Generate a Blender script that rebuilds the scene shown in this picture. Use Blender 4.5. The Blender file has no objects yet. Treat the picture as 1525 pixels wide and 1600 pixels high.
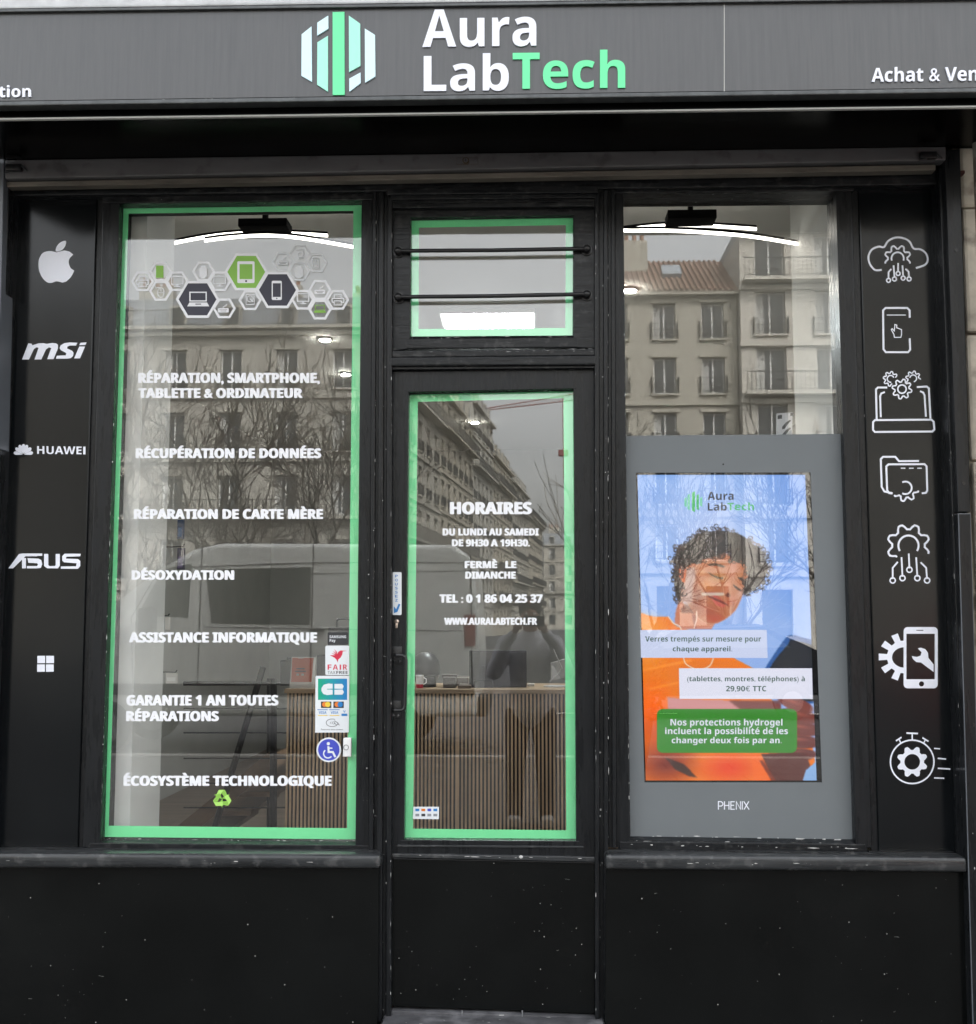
import bpy, bmesh, math, random
import numpy as np
from mathutils import Vector, Matrix
from mathutils.geometry import tessellate_polygon
R = math.radians
random.seed(7)
scene = bpy.context.scene
# ------------------------------------------------------------------ camera, sky, sun, exposure
F = 1790.0; PW, PH = 1525.0, 1600.0
PITCH, YAW = R(5.44), R(2.29)
CAMP = Vector((0.0, -4.26, 1.55))
FWD = Vector((-math.sin(YAW) * math.cos(PITCH), math.cos(YAW) * math.cos(PITCH), math.sin(PITCH)))
RGT = Vector((math.cos(YAW), math.sin(YAW), 0)); UPV = RGT.cross(FWD)
cd = bpy.data.cameras.new('camera'); cam = bpy.data.objects.new('camera', cd); scene.collection.objects.link(cam)
cd.sensor_fit = 'HORIZONTAL'; cd.sensor_width = 36; cd.lens = 36 * F / PW; cd.clip_start = 0.02; cd.clip_end = 2000
M3 = Matrix((RGT, UPV, -FWD)).transposed()
cam.matrix_world = Matrix.Translation(CAMP) @ M3.to_4x4()
scene.camera = cam
EXPO = 2.4
scene.view_settings.view_transform = 'Standard'; scene.view_settings.look = 'None'
scene.view_settings.exposure = EXPO; scene.view_settings.gamma = 1
SUN_EL, SUN_AZ = R(48), R(32)
w = bpy.data.worlds.new('World'); scene.world = w; w.use_nodes = True
nt = w.node_tree; bg = nt.nodes['Background']
sky = nt.nodes.new('ShaderNodeTexSky'); sky.sky_type = 'NISHITA'; sky.sun_disc = False
sky.sun_elevation = SUN_EL; sky.sun_rotation = SUN_AZ; sky.dust_density = 6; sky.air_density = 1.5
hs = nt.nodes.new('ShaderNodeHueSaturation'); hs.inputs['Saturation'].default_value = 0.16
nt.links.new(sky.outputs[0], hs.inputs['Color'])
tcw = nt.nodes.new('ShaderNodeTexCoord'); nzw = nt.nodes.new('ShaderNodeTexNoise'); nzw.inputs['Scale'].default_value = 2.6; nzw.inputs['Detail'].default_value = 5
mpw = nt.nodes.new('ShaderNodeMapping'); mpw.inputs['Scale'].default_value = (1, 1, 2.6)
nt.links.new(tcw.outputs['Generated'], mpw.inputs['Vector']); nt.links.new(mpw.outputs[0], nzw.inputs['Vector'])
mrw = nt.nodes.new('ShaderNodeMapRange'); mrw.inputs[1].default_value = .3; mrw.inputs[2].default_value = .7; mrw.inputs[3].default_value = .98; mrw.inputs[4].default_value = 1.25
nt.links.new(nzw.outputs[0], mrw.inputs[0])
mxw = nt.nodes.new('ShaderNodeMix'); mxw.data_type = 'RGBA'; mxw.blend_type = 'MULTIPLY'; mxw.inputs[0].default_value = 1
nt.links.new(hs.outputs[0], mxw.inputs[6]); nt.links.new(mrw.outputs[0], mxw.inputs[7]); nt.links.new(mxw.outputs[2], bg.inputs['Color'])
bg.inputs['Strength'].default_value = 0.15
sd = bpy.data.lights.new('sun', 'SUN'); sd.energy = 0.5; sd.angle = R(20); sd.color = (1, .97, .92)
so = bpy.data.objects.new('sun', sd); scene.collection.objects.link(so)
# the sky texture's sun azimuth is measured from +Y towards +X
sdir = Vector((math.sin(SUN_AZ) * math.cos(SUN_EL), math.cos(SUN_AZ) * math.cos(SUN_EL), math.sin(SUN_EL)))
so.rotation_euler = (-sdir).to_track_quat('-Z', 'Y').to_euler(); so.location = (0, -20, 30)
scene.cycles.use_denoising = True
scene.cycles.max_bounces = 10; scene.cycles.transparent_max_bounces = 16; scene.cycles.sample_clamp_indirect = 6

def at(px, py, Y):
    """point of the vertical plane y=Y seen at this place of the photograph"""
    d = FWD + RGT * ((px - PW / 2) / F) + UPV * ((PH / 2 - py) / F)
    t = (Y - CAMP.y) / d.y
    p = CAMP + d * t
    return p.x, p.z
def atr(px, py, D):
    """point across the street whose mirror image in the shop glass is seen there, D metres along"""
    x, z = at(px, py, CAMP.y + D)
    return Vector((x, -(CAMP.y + D), z))
# ------------------------------------------------------------------ object helpers
def tag(o, label=None, cat=None, group=None, kind=None):
    if label: o['label'] = label
    if cat: o['category'] = cat
    if group: o['group'] = group
    if kind: o['kind'] = kind
    return o
def empty(name, loc=(0, 0, 0), rz=0, label=None, cat=None, group=None):
    o = bpy.data.objects.new(name, None); scene.collection.objects.link(o)
    o.location = loc; o.rotation_euler = (0, 0, rz); o.empty_display_size = .1
    o['_m'] = 1; del o['_m']
    WORLD[o.name] = Matrix.Translation(Vector(loc)) @ Matrix.Rotation(rz, 4, 'Z')
    return tag(o, label, cat, group)
WORLD = {}
def bev(bm, verts, b, seg=2):
    if b <= 0: return
    es = set()
    for v in verts:
        for e in v.link_edges: es.add(e)
    bmesh.ops.bevel(bm, geom=list(es), offset=b, segments=seg, profile=.6, affect='EDGES', clamp_overlap=True)
class MB:
    def __init__(s): s.bm = bmesh.new(); s.n = 0
    def _mark(s, m):
        for f in s.bm.faces:
            if not f.tag: f.tag = True; f.material_index = m
    def hexa(s, P, m=0, b=0, seg=2):
        """P: 4 back corners then 4 front corners, both the same way round"""
        v = [s.bm.verts.new(p) for p in P]
        for q in ((0, 1, 2, 3), (7, 6, 5, 4), (0, 4, 5, 1), (1, 5, 6, 2), (2, 6, 7, 3), (3, 7, 4, 0)):
            s.bm.faces.new([v[i] for i in q])
        bev(s.bm, v, b, seg); s._mark(m)
    def box(s, x0, x1, y0, y1, z0, z1, m=0, b=0, seg=2):
        x0, x1 = sorted((x0, x1)); y0, y1 = sorted((y0, y1)); z0, z1 = sorted((z0, z1))
        s.hexa([(x0, y1, z0), (x1, y1, z0), (x1, y1, z1), (x0, y1, z1), (x0, y0, z0), (x1, y0, z0), (x1, y0, z1), (x0, y0, z1)], m, b, seg)
    def quad(s, tl, tr, br, bl, yf, yb, m=0, b=0, seg=2):
        """a member with a measured front outline at y=yf, straight back to yb"""
        c = [at(p[0], p[1], yf) for p in (bl, br, tr, tl)]
        s.hexa([(x, yb, z) for x, z in c] + [(x, yf, z) for x, z in c], m, b, seg)
    def pxbox(s, x0, y0, x1, y1, yf, yb, m=0, b=0, seg=2):
        s.quad((x0, y0), (x1, y0), (x1, y1), (x0, y1), yf, yb, m, b, seg)
    def tube(s, pts, r, n=8, m=0, closed=False, caps=True):
        pts = [Vector(p) for p in pts]; rr = r if isinstance(r, (list, tuple)) else [r] * len(pts)
        rings = []; prev = None
        for i, p in enumerate(pts):
            if i == 0: d = pts[1] - p
            elif i == len(pts) - 1: d = p - pts[-2]
            else: d = (pts[i + 1] - p).normalized() + (p - pts[i - 1]).normalized()
            d = d.normalized() if d.length > 1e-9 else Vector((0, 0, 1))
            if prev is None:
                a = Vector((0, 0, 1)) if abs(d.z) < .9 else Vector((1, 0, 0)); u = d.cross(a).normalized()
            else:
                u = (prev - d * prev.dot(d)); u = u.normalized() if u.length > 1e-6 else d.orthogonal().normalized()
            prev = u; v = d.cross(u)
            rings.append([s.bm.verts.new(p + (u * math.cos(2 * math.pi * k / n) + v * math.sin(2 * math.pi * k / n)) * rr[i]) for k in range(n)])
        for a, b in zip(rings, rings[1:]):
            for k in range(n):
                s.bm.faces.new((a[k], a[(k + 1) % n], b[(k + 1) % n], b[k]))
        if caps:
            if n > 2:
                s.bm.faces.new(rings[0][::-1]); s.bm.faces.new(rings[-1])
        s._mark(m)
    def cyl(s, p0, p1, r, n=16, m=0): s.tube([p0, p1], r, n, m)
    def ball(s, c, r, m=0, sub=2, sc=(1, 1, 1)):
        g = bmesh.ops.create_icosphere(s.bm, subdivisions=sub, radius=r)
        for v in g['verts']: v.co = Vector((v.co.x * sc[0], v.co.y * sc[1], v.co.z * sc[2])) + Vector(c)
        s._mark(m)
    def prism(s, pts, a0, a1, axis='y', m=0, b=0, seg=2):
        """2-D outline extruded along an axis (pts are x,z for y; y,z for x; x,y for z)"""
        def mk(p, a):
            return (p[0], a, p[1]) if axis == 'y' else ((a, p[0], p[1]) if axis == 'x' else (p[0], p[1], a))
        A = [s.bm.verts.new(mk(p, a0)) for p in pts]; B = [s.bm.verts.new(mk(p, a1)) for p in pts]
        n = len(pts)
        s.bm.faces.new(A); s.bm.faces.new(B[::-1])
        for i in range(n): s.bm.faces.new((A[i], B[i], B[(i + 1) % n], A[(i + 1) % n]))
        bev(s.bm, A + B, b, seg); s._mark(m)
    def flat(s, pts3, m=0):
        tri = tessellate_polygon([[Vector(p) for p in pts3]])
        v = [s.bm.verts.new(p) for p in pts3]
        for t in tri:
            try: s.bm.faces.new([v[i] for i in t])
            except ValueError: pass
        s._mark(m)
    def chips(s, p0, p1, size=.006, dens=.5, m=1, jit=.003, off=(0, -.0006, 0)):
        """flaked paint: thin irregular patches strewn along an edge"""
        p0, p1 = Vector(p0), Vector(p1); L = (p1 - p0).length
        if L < .01: return
        d = (p1 - p0) / L; sid = d.cross(Vector((0, 1, 0))).normalized(); t = random.random() * .05
        while t < L:
            if random.random() < dens * (.3 + .9 * abs(math.sin(t * 3.1 + p0.x * 7 + p0.z * 5))):
                ln = size * random.choice((.3, .5, .8, 1.3, 2.4, 3.6)) * random.uniform(.7, 1.3); wd = size * random.uniform(.10, .5) * min(1, .5 + ln / size * .3)
                c = p0 + d * t + sid * random.uniform(-jit, jit) + Vector(off) * random.uniform(1, 1.8)
                n = random.randint(5, 8); pts = []
                for k in range(n):
                    a = 2 * math.pi * k / n; q = random.uniform(.55, 1.15)
                    pts.append(c + d * (math.cos(a) * ln / 2 * q) + sid * (math.sin(a) * wd / 2 * q))
                s.flat(pts, m)
                t += ln
            t += random.expovariate(1 / (1.1 * size))
    def specks(s, x0, y0, x1, y1, Y, n, m=1):
        for _ in range(n):
            px, py = random.uniform(x0, x1), y0 + (y1 - y0) * random.random() ** .8; x, z = at(px, py, Y); r = random.choice((.0006, .0008, .001, .001, .0015, .0022)); k = random.randint(5, 7)
            s.flat([(x + r * math.cos(6.283 * i / k) * random.uniform(.7, 1.2), Y - .0006, z + r * math.sin(6.283 * i / k) * random.uniform(.7, 1.2)) for i in range(k)], m)
        for _ in range(n // 14):
            px, py = random.uniform(x0, x1), random.uniform(y0, y1); x, z = at(px, py, Y); l = random.uniform(.005, .02); a = random.uniform(-.3, .3); s.flat([(x, Y - .0006, z), (x + l, Y - .0006, z + l * a), (x + l, Y - .0006, z + l * a + .0005), (x, Y - .0006, z + .0006)], m)
    def build(s, name, mats, parent=None, smooth=False):
        bmesh.ops.recalc_face_normals(s.bm, faces=s.bm.faces[:])
        me = bpy.data.meshes.new(name); s.bm.to_mesh(me); s.bm.free()
        for m in (mats if isinstance(mats, (list, tuple)) else [mats]): me.materials.append(m)
        if smooth:
            for p in me.polygons: p.use_smooth = True
            try: me.set_sharp_from_angle(angle=R(35))
            except Exception: pass
        o = bpy.data.objects.new(name, me); scene.collection.objects.link(o)
        if parent is not None:
            o.parent = parent
            o.matrix_parent_inverse = WORLD.get(parent.name, Matrix()).inverted()
        return o
def local(o):
    """for parts modelled in the thing's own coordinates"""
    o.matrix_parent_inverse = Matrix(); return o
def copy_tree(o, parent=None):
    c = o.copy(); scene.collection.objects.link(c); c.parent = parent
    for ch in o.children: copy_tree(ch, c)
    return c
# ------------------------------------------------------------------ materials
def mat(name, col=(.5, .5, .5), rough=.6, metal=0, noise=0, nscale=8, bump=0, bscale=60, stretch=(1, 1, 1), emit=None, estr=0, coat=0, ior=None, specks=0, speckcol=(.5, .5, .48), spscale=45, rnoise=0, dirt=None, spec=None):
    m = bpy.data.materials.new(name); m.use_nodes = True; t = m.node_tree; N, L = t.nodes, t.links
    b = N['Principled BSDF']; b.inputs['Base Color'].default_value = (*col, 1); b.inputs['Roughness'].default_value = rough; b.inputs['Metallic'].default_value = metal
    if spec is not None: b.inputs['Specular IOR Level'].default_value = spec
    if ior: b.inputs['IOR'].default_value = ior
    if coat: b.inputs['Coat Weight'].default_value = coat; b.inputs['Coat Roughness'].default_value = .12
    tc = N.new('ShaderNodeTexCoord'); mp = N.new('ShaderNodeMapping'); mp.inputs['Scale'].default_value = stretch; L.new(tc.outputs['Object'], mp.inputs[0])
    cur = None
    if noise:
        n = N.new('ShaderNodeTexNoise'); n.inputs['Scale'].default_value = nscale; n.inputs['Detail'].default_value = 6; n.inputs['Roughness'].default_value = .6; L.new(mp.outputs[0], n.inputs['Vector'])
        r = N.new('ShaderNodeMapRange'); r.inputs[1].default_value = .28; r.inputs[2].default_value = .72; r.inputs[3].default_value = 1 - noise; r.inputs[4].default_value = 1 + noise; L.new(n.outputs[0], r.inputs[0])
        x = N.new('ShaderNodeMix'); x.data_type = 'RGBA'; x.blend_type = 'MULTIPLY'; x.inputs[0].default_value = 1; x.inputs[6].default_value = (*col, 1); L.new(r.outputs[0], x.inputs[7]); cur = x.outputs[2]
        if rnoise:
            q = N.new('ShaderNodeMapRange'); q.inputs[1].default_value = .3; q.inputs[2].default_value = .7; q.inputs[3].default_value = max(.02, rough - rnoise); q.inputs[4].default_value = min(1, rough + rnoise); L.new(n.outputs[0], q.inputs[0]); L.new(q.outputs[0], b.inputs['Roughness'])
    def over(c2, thr_out, c1):
        x = N.new('ShaderNodeMix'); x.data_type = 'RGBA'; L.new(thr_out, x.inputs[0])
        if c1 is None: x.inputs[6].default_value = (*col, 1)
        else: L.new(c1, x.inputs[6])
        x.inputs[7].default_value = (*c2, 1); return x.outputs[2]
    if dirt:
        n = N.new('ShaderNodeTexNoise'); n.inputs['Scale'].default_value = dirt[1]; n.inputs['Detail'].default_value = 8; L.new(tc.outputs['Object'], n.inputs['Vector'])
        r = N.new('ShaderNodeMapRange'); r.inputs[1].default_value = dirt[2]; r.inputs[2].default_value = dirt[2] + .12; r.inputs[4].default_value = dirt[3]; L.new(n.outputs[0], r.inputs[0]); cur = over(dirt[0], r.outputs[0], cur)
    if specks:
        v = N.new('ShaderNodeTexVoronoi'); v.inputs['Scale'].default_value = spscale; L.new(tc.outputs['Object'], v.inputs['Vector'])
        # only some cells carry a speck, and each has its own size
        s1 = N.new('ShaderNodeSeparateColor'); L.new(v.outputs['Color'], s1.inputs[0])
        pw = N.new('ShaderNodeMath'); pw.operation = 'MULTIPLY'; L.new(s1.outputs[0], pw.inputs[0]); pw.inputs[1].default_value = specks
        g2 = N.new('ShaderNodeMath'); g2.operation = 'GREATER_THAN'; L.new(s1.outputs[1], g2.inputs[0]); g2.inputs[1].default_value = .82
        g1 = N.new('ShaderNodeMath'); g1.operation = 'LESS_THAN'; L.new(v.outputs['Distance'], g1.inputs[0]); L.new(pw.outputs[0], g1.inputs[1])
        a = N.new('ShaderNodeMath'); a.operation = 'MULTIPLY'; L.new(g1.outputs[0], a.inputs[0]); L.new(g2.outputs[0], a.inputs[1]); cur = over(speckcol, a.outputs[0], cur)
    if cur is not None: L.new(cur, b.inputs['Base Color'])
    if bump:
        n2 = N.new('ShaderNodeTexNoise'); n2.inputs['Scale'].default_value = bscale; n2.inputs['Detail'].default_value = 5; L.new(mp.outputs[0], n2.inputs['Vector'])
        bp = N.new('ShaderNodeBump'); bp.inputs['Strength'].default_value = bump; bp.inputs['Distance'].default_value = .004; L.new(n2.outputs[0], bp.inputs['Height']); L.new(bp.outputs[0], b.inputs['Normal'])
    if emit:
        b.inputs['Emission Color'].default_value = (*emit, 1); b.inputs['Emission Strength'].default_value = estr
    return m
EM = 2.0 ** (-EXPO)
def srgb(r, g, b):
    return tuple((c / 255 / 12.92) if c / 255 < .04045 else ((c / 255 + .055) / 1.055) ** 2.4 for c in (r, g, b))
def emis(name, rgb, k=1.0):
    c = srgb(*rgb)
    return mat(name, (.01, .01, .01), .4, emit=c, estr=EM * k)
def glassmat(name, refl, tint=(1, 1, 1), wav=0, wscale=4):
    m = bpy.data.materials.new(name); m.use_nodes = True; t = m.node_tree; N, L = t.nodes, t.links
    for n in list(N):
        if n.type != 'OUTPUT_MATERIAL': N.remove(n)
    out = [n for n in N if n.type == 'OUTPUT_MATERIAL'][0]
    tr = N.new('ShaderNodeBsdfTransparent'); tr.inputs[0].default_value = (*tint, 1)
    gl = N.new('ShaderNodeBsdfGlossy'); gl.inputs['Roughness'].default_value = 0; gl.inputs[0].default_value = (1, 1, 1, 1)
    fr = N.new('ShaderNodeLayerWeight'); fr.inputs[0].default_value = .22
    mr = N.new('ShaderNodeMapRange'); L.new(fr.outputs['Facing'], mr.inputs[0]); mr.inputs[1].default_value = .15; mr.inputs[3].default_value = refl; mr.inputs[4].default_value = min(1, refl * 7)
    mx = N.new('ShaderNodeMixShader'); L.new(mr.outputs[0], mx.inputs[0]); L.new(tr.outputs[0], mx.inputs[1]); L.new(gl.outputs[0], mx.inputs[2]); L.new(mx.outputs[0], out.inputs[0])
    if wav:
        tc = N.new('ShaderNodeTexCoord'); nz = N.new('ShaderNodeTexNoise'); nz.inputs['Scale'].default_value = wscale; nz.inputs['Detail'].default_value = 1; L.new(tc.outputs['Object'], nz.inputs['Vector'])
        bp = N.new('ShaderNodeBump'); bp.inputs['Strength'].default_value = 1; bp.inputs['Distance'].default_value = wav; L.new(nz.outputs[0], bp.inputs['Height']); L.new(bp.outputs[0], gl.inputs['Normal'])
    return m
BLK = mat('black_paint', (.010, .011, .0125), .30, spec=.27, noise=.25, nscale=14, bump=.28, bscale=30, stretch=(3, 3, .35), rnoise=.1, specks=.14, spscale=38, speckcol=(.35, .35, .35))
BLKH = mat('black_paint_horizontal', (.010, .011, .0125), .30, spec=.27, noise=.25, nscale=14, bump=.28, bscale=30, stretch=(.35, 3, 3), rnoise=.1, specks=.14, spscale=38, speckcol=(.35, .35, .35), dirt=((.06, .06, .06), 34, .56, .5))
SILL = mat('worn_sill_paint', (.024, .026, .028), .30, noise=.5, nscale=9, bump=.5, bscale=16, stretch=(.25, 3, 3), rnoise=.12, dirt=((.10, .10, .10), 30, .55, .5))
CHIP = mat('bare_primer', (.50, .50, .49), .8, noise=.3, nscale=60)
FLECK = mat('pale_fleck', (.34, .34, .32), .8)
PUTTY = mat('grey_putty', (.13, .135, .14), .7, noise=.6, nscale=30, bump=.5, dirt=((.42, .42, .41), 40, .52, .9))
RISER = mat('black_stall_board', (.004, .0045, .0045), .17, spec=.25, noise=.3, nscale=3, rnoise=.06, bump=.04, bscale=8, specks=.13, spscale=48, speckcol=(.5, .5, .48))
SHEET = mat('black_metal_sheet', (.0045, .0055, .0065), .16, spec=.32, noise=.15, nscale=3, bump=.02, bscale=2, rnoise=.03)
UNDER = mat('glossy_black_soffit', (.001, .001, .001), .2, spec=.02)
GREY = mat('anthracite_metal', (.105, .115, .13), .42, noise=.12, nscale=5)
STEEL = mat('shutter_bar_steel', (.13, .127, .13), .45, metal=.15, noise=.25, nscale=9, stretch=(.3, 1, 1), dirt=((.03, .022, .02), 14, .58, .5))
RUST = mat('dirty_guide_strip', (.13, .115, .095), .6, noise=.4, nscale=18, stretch=(.3, 1, 1))
SIGN = mat('brushed_sign_sheet', (.084, .085, .087), .36, metal=.45, noise=.15, nscale=26, stretch=(3.2, 1, .16), rnoise=.08, bump=.05, bscale=60)
SIGNF = mat('sign_trim', (.075, .08, .082), .35, metal=.4, noise=.3, nscale=30)
EDGE = mat('pale_sheet_edge', (.42, .42, .40), .5)
VGREEN = mat('green_vinyl', (.19, .80, .36), .5, noise=.03, nscale=5)
VWHITE = mat('white_vinyl', (.82, .83, .86), .5)
SWHITE = mat('sign_white', (.78, .80, .88), .35)
SGREEN = mat('sign_green', (.13, .76, .34), .35)
SMINT = mat('sign_mint', (.36, .80, .64), .35)
SPALE = mat('sign_pale_blue', (.62, .84, .90), .35)
HEXG = mat('decal_green', (.24, .50, .07), .5); HEXD = mat('decal_dark', (.030, .030, .050), .5)
G1 = glassmat('window_glass', .064); G2 = glassmat('door_glass', .064, wav=.00003, wscale=3); G3 = glassmat('transom_glass', .075, wav=.00016, wscale=7)
STONE = mat('pale_limestone', (.50, .45, .37), .9, noise=.3, nscale=7, bump=.9, bscale=14, dirt=((.17, .14, .11), 10, .55, .75))
LEDGE = mat('painted_ledge', (.50, .51, .52), .7, noise=.2, nscale=12)
BLACKM = mat('black_metal', (.012, .012, .013), .3)
DARKPL = mat('dark_plastic', (.02, .02, .022), .4)

# ------------------------------------------------------------------ street ground
def plane_obj(name, x0, x1, y0, y1, z, m):
    b = MB(); b.flat([(x0, y0, z), (x1, y0, z), (x1, y1, z), (x0, y1, z)]); o = b.build(name, m); return tag(o, kind='structure')
def tiles(name, col, mort, sx, sy, rough=.85):
    m = mat(name, col, rough, noise=.3, nscale=2.5, bump=.2); t = m.node_tree; N, L = t.nodes, t.links; b = N['Principled BSDF']
    tc = N.new('ShaderNodeTexCoord'); br = N.new('ShaderNodeTexBrick'); br.inputs['Scale'].default_value = 1; br.inputs['Brick Width'].default_value = sx; br.inputs['Row Height'].default_value = sy; br.inputs['Mortar Size'].default_value = .012
    L.new(tc.outputs['Object'], br.inputs['Vector']); src = b.inputs['Base Color'].links[0].from_socket
    for k in (1, 2): L.new(src, br.inputs[k])
    br.inputs['Mortar'].default_value = (*mort, 1); L.new(br.outputs[0], b.inputs['Base Color']); return m
PAVE = tiles('pavement_granite', (.10, .096, .09), (.05, .05, .048), .7, .45)
ASPH = mat('asphalt', (.055, .055, .057), .85, noise=.3, nscale=3, bump=.4, bscale=120)
b = MB(); b.box(-60, 60, -9.05, -.1, -.6, 0, 0, .01, 1); tag(b.build('pavement', PAVE), kind='structure')
plane_obj('road', -400, 400, -400, -9.0, -.13, ASPH)
b = MB(); b.box(-60, 60, -61.0, -44, -.6, 0, 0, .01, 1); tag(b.build('far_pavement', PAVE), kind='structure')
b = MB(); b.box(-60, 60, -9.25, -9.055, -.6, .002, 0, .015, 2); tag(b.build('kerb', mat('kerb_granite', (.33, .32, .30), .8, noise=.25, nscale=20)), kind='structure')
for k, yy in enumerate((-17.0,)):
    b = MB()
    for i in range(-9, 10): b.box(i * 5.0, i * 5.0 + 2.6, yy - .06, yy + .06, -.128, -.122)
    tag(b.build('lane_marking', mat('road_paint', (.75, .75, .72), .7, noise=.1)), kind='structure')
# ------------------------------------------------------------------ shop building and joinery (glass plane y = 0, outside is -y)
def X_(px, py, Y=0): return at(px, py, Y)[0]
def Z_(px, py, Y=0): return at(px, py, Y)[1]
bld = empty('shop_building', (0, .3, 0), 0, 'pale limestone building around the black shop front', 'building')
b = MB()
xr = X_(1503, 600, -.06)
b.box(xr, xr + 3.5, -.06, .35, 0, 3.6, 0); b.box(-5.6, -2.1, -.06, .35, 0, 3.6, 0)
b.box(-14, xr + 12, -.10, .35, 3.61, 17, 0); b.box(-14, -5.61, -.06, .35, 0, 3.6, 0); b.box(xr + 3.51, xr + 12, -.06, .35, 0, 3.6, 0); b.box(-14, xr + 12, 9.0, 9.3, 0, 17, 0); b.box(-14, xr + 12, .351, 9.0, 16.5, 17, 0)
b.build('wall', STONE, bld)
# moulded stone ledge above the sign, stone blocks at the right
b = MB(); zt = Z_(763, 6, -.5)
b.quad((-300, -90), (1800, -110), (1800, -12), (-300, 17.5), -.60, -.103, 0, .006, 2); b.build('ledge', LEDGE, bld)
b = MB()
for i in range(7):
    z0 = .25 + i * .47; b.box(xr + .012, xr + .9, -.09 - .012 * (i % 2), -.062, z0, z0 + .462, 0, .012, 2)
b.build('quoin', STONE, bld)
b = MB(); px0, pz0 = at(1517, 270, -.16); b.tube([(px0 + .03, -.2, .3), (px0 + .028, -.2, 2.6), (px0 + .03, -.2, 3.45)], .034, 14); b.build('drain_pipe', mat('old_lead_pipe', (.30, .27, .23), .6, noise=.45, nscale=14, dirt=((.12, .09, .07), 12, .5, .8)), bld, True)
b = MB(); b.pxbox(1501, 266, 1508, 271, -.13, -.095, 0, .002); b.build('pipe_bracket', mat('red_bracket', (.07, .015, .012), .6), bld)

shop = empty('storefront', (0, 0, 0), 0, 'black painted wooden shop front with a door between two tall display windows', 'shop front')
YF = -.055      # face of the fixed posts
# solid lining behind everything (keeps daylight out of the joints): posts
fr = MB()
def post(x0t, x1t, x0b, x1b, yt, yb2, yf, m=0, bv=.004, back=.10):
    fr.quad((x0t, yt), (x1t, yt), (x1b, yb2), (x0b, yb2), yf, back, m, bv)
# left window: left stile, right stile; bottoms measured at y=1318
post(151, 162, 122, 131, 296, 1330, -.020)                    # groove by the sheet
post(161, 187, 129, 156, 296, 1325, -.040)
post(565, 583, 555, 577, 296, 1325, -.040)
post(582, 588, 576, 583, 296, 1332, -.062, bv=.003)
post(587, 593, 582, 590, 296, 1598, -.050)
post(592, 600, 588, 597, 296, 1598, -.070, bv=.006)
post(599, 606, 596, 604, 296, 1598, -.056)
post(605, 613, 603, 611, 296, 1598, -.074, bv=.005)
# right of the door
post(929, 936, 930, 937, 296, 1598, -.074, bv=.005)
post(935, 944, 936, 945, 296, 1598, -.056)
post(943, 950, 944, 951, 296, 1598, -.070, bv=.006)
post(949, 956, 950, 958, 296, 1325, -.050)
post(955, 961, 957, 963, 296, 1325, -.062, bv=.003)
post(960, 974, 962, 985, 296, 1325, -.040)
post(1306, 1330, 1337, 1362, 290, 1325, -.040)
post(1329, 1341, 1361, 1374, 290, 1330, -.022)
for (a, c, yf, dn, sz) in (((151, 320), (122, 1325), -.0205, .2, .006), ((188, 330), (157, 1300), -.0405, .16, .006), ((588, 330), (583, 1320), -.0625, .12, .005), ((612, 330), (610, 1590), -.0745, .14, .006), ((931, 330), (931, 1590), -.0745, .14, .006), ((950, 330), (951, 1320), -.0705, .16, .007), ((1341, 330), (1373, 1320), -.0225, .18, .006), ((974, 330), (984, 1300), -.0405, .12, .006)):
    p, q = at(*a, yf), at(*c, yf); fr.chips((p[0], yf, p[1]), (q[0], yf, q[1]), sz, dn, 1, .0015, (0, -.0004, 0))
fr.specks(156, 700, 160, 1320, -.0205, 10); fr.specks(560, 700, 585, 1320, -.0626, 16); fr.specks(935, 600, 948, 1580, -.0706, 16); fr.specks(596, 600, 606, 1580, -.0706, 14)
fr.build('frame_post', [BLK, CHIP], shop)
# rails across the head, with stepped mouldings over the transom
fr = MB()
def hrail(px0, py0, px1, py1, h, yf, m=0, bv=.004, back=.10):
    fr.quad((px0, py0), (px1, py1), (px1, py1 + h), (px0, py0 + h), yf, back, m, bv)
hrail(20, 286, 1470, 268, 20, -.075)
hrail(160, 302, 590, 296, 16, -.050)
hrail(960, 291, 1335, 287, 11, -.050)
hrail(604, 293, 935, 290, 11, -.088); hrail(606, 304, 934, 301, 8, -.074, bv=.003); hrail(608, 312, 932, 309, 6, -.062, bv=.002); hrail(610, 318, 930, 315, 7, -.068, bv=.003)
z0 = Z_(760, 288, 0)
fr.box(-2.2, 2.0, -.02, .12, z0 + .01, 3.62)
fr.build('head_rail', BLKH, shop)
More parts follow.
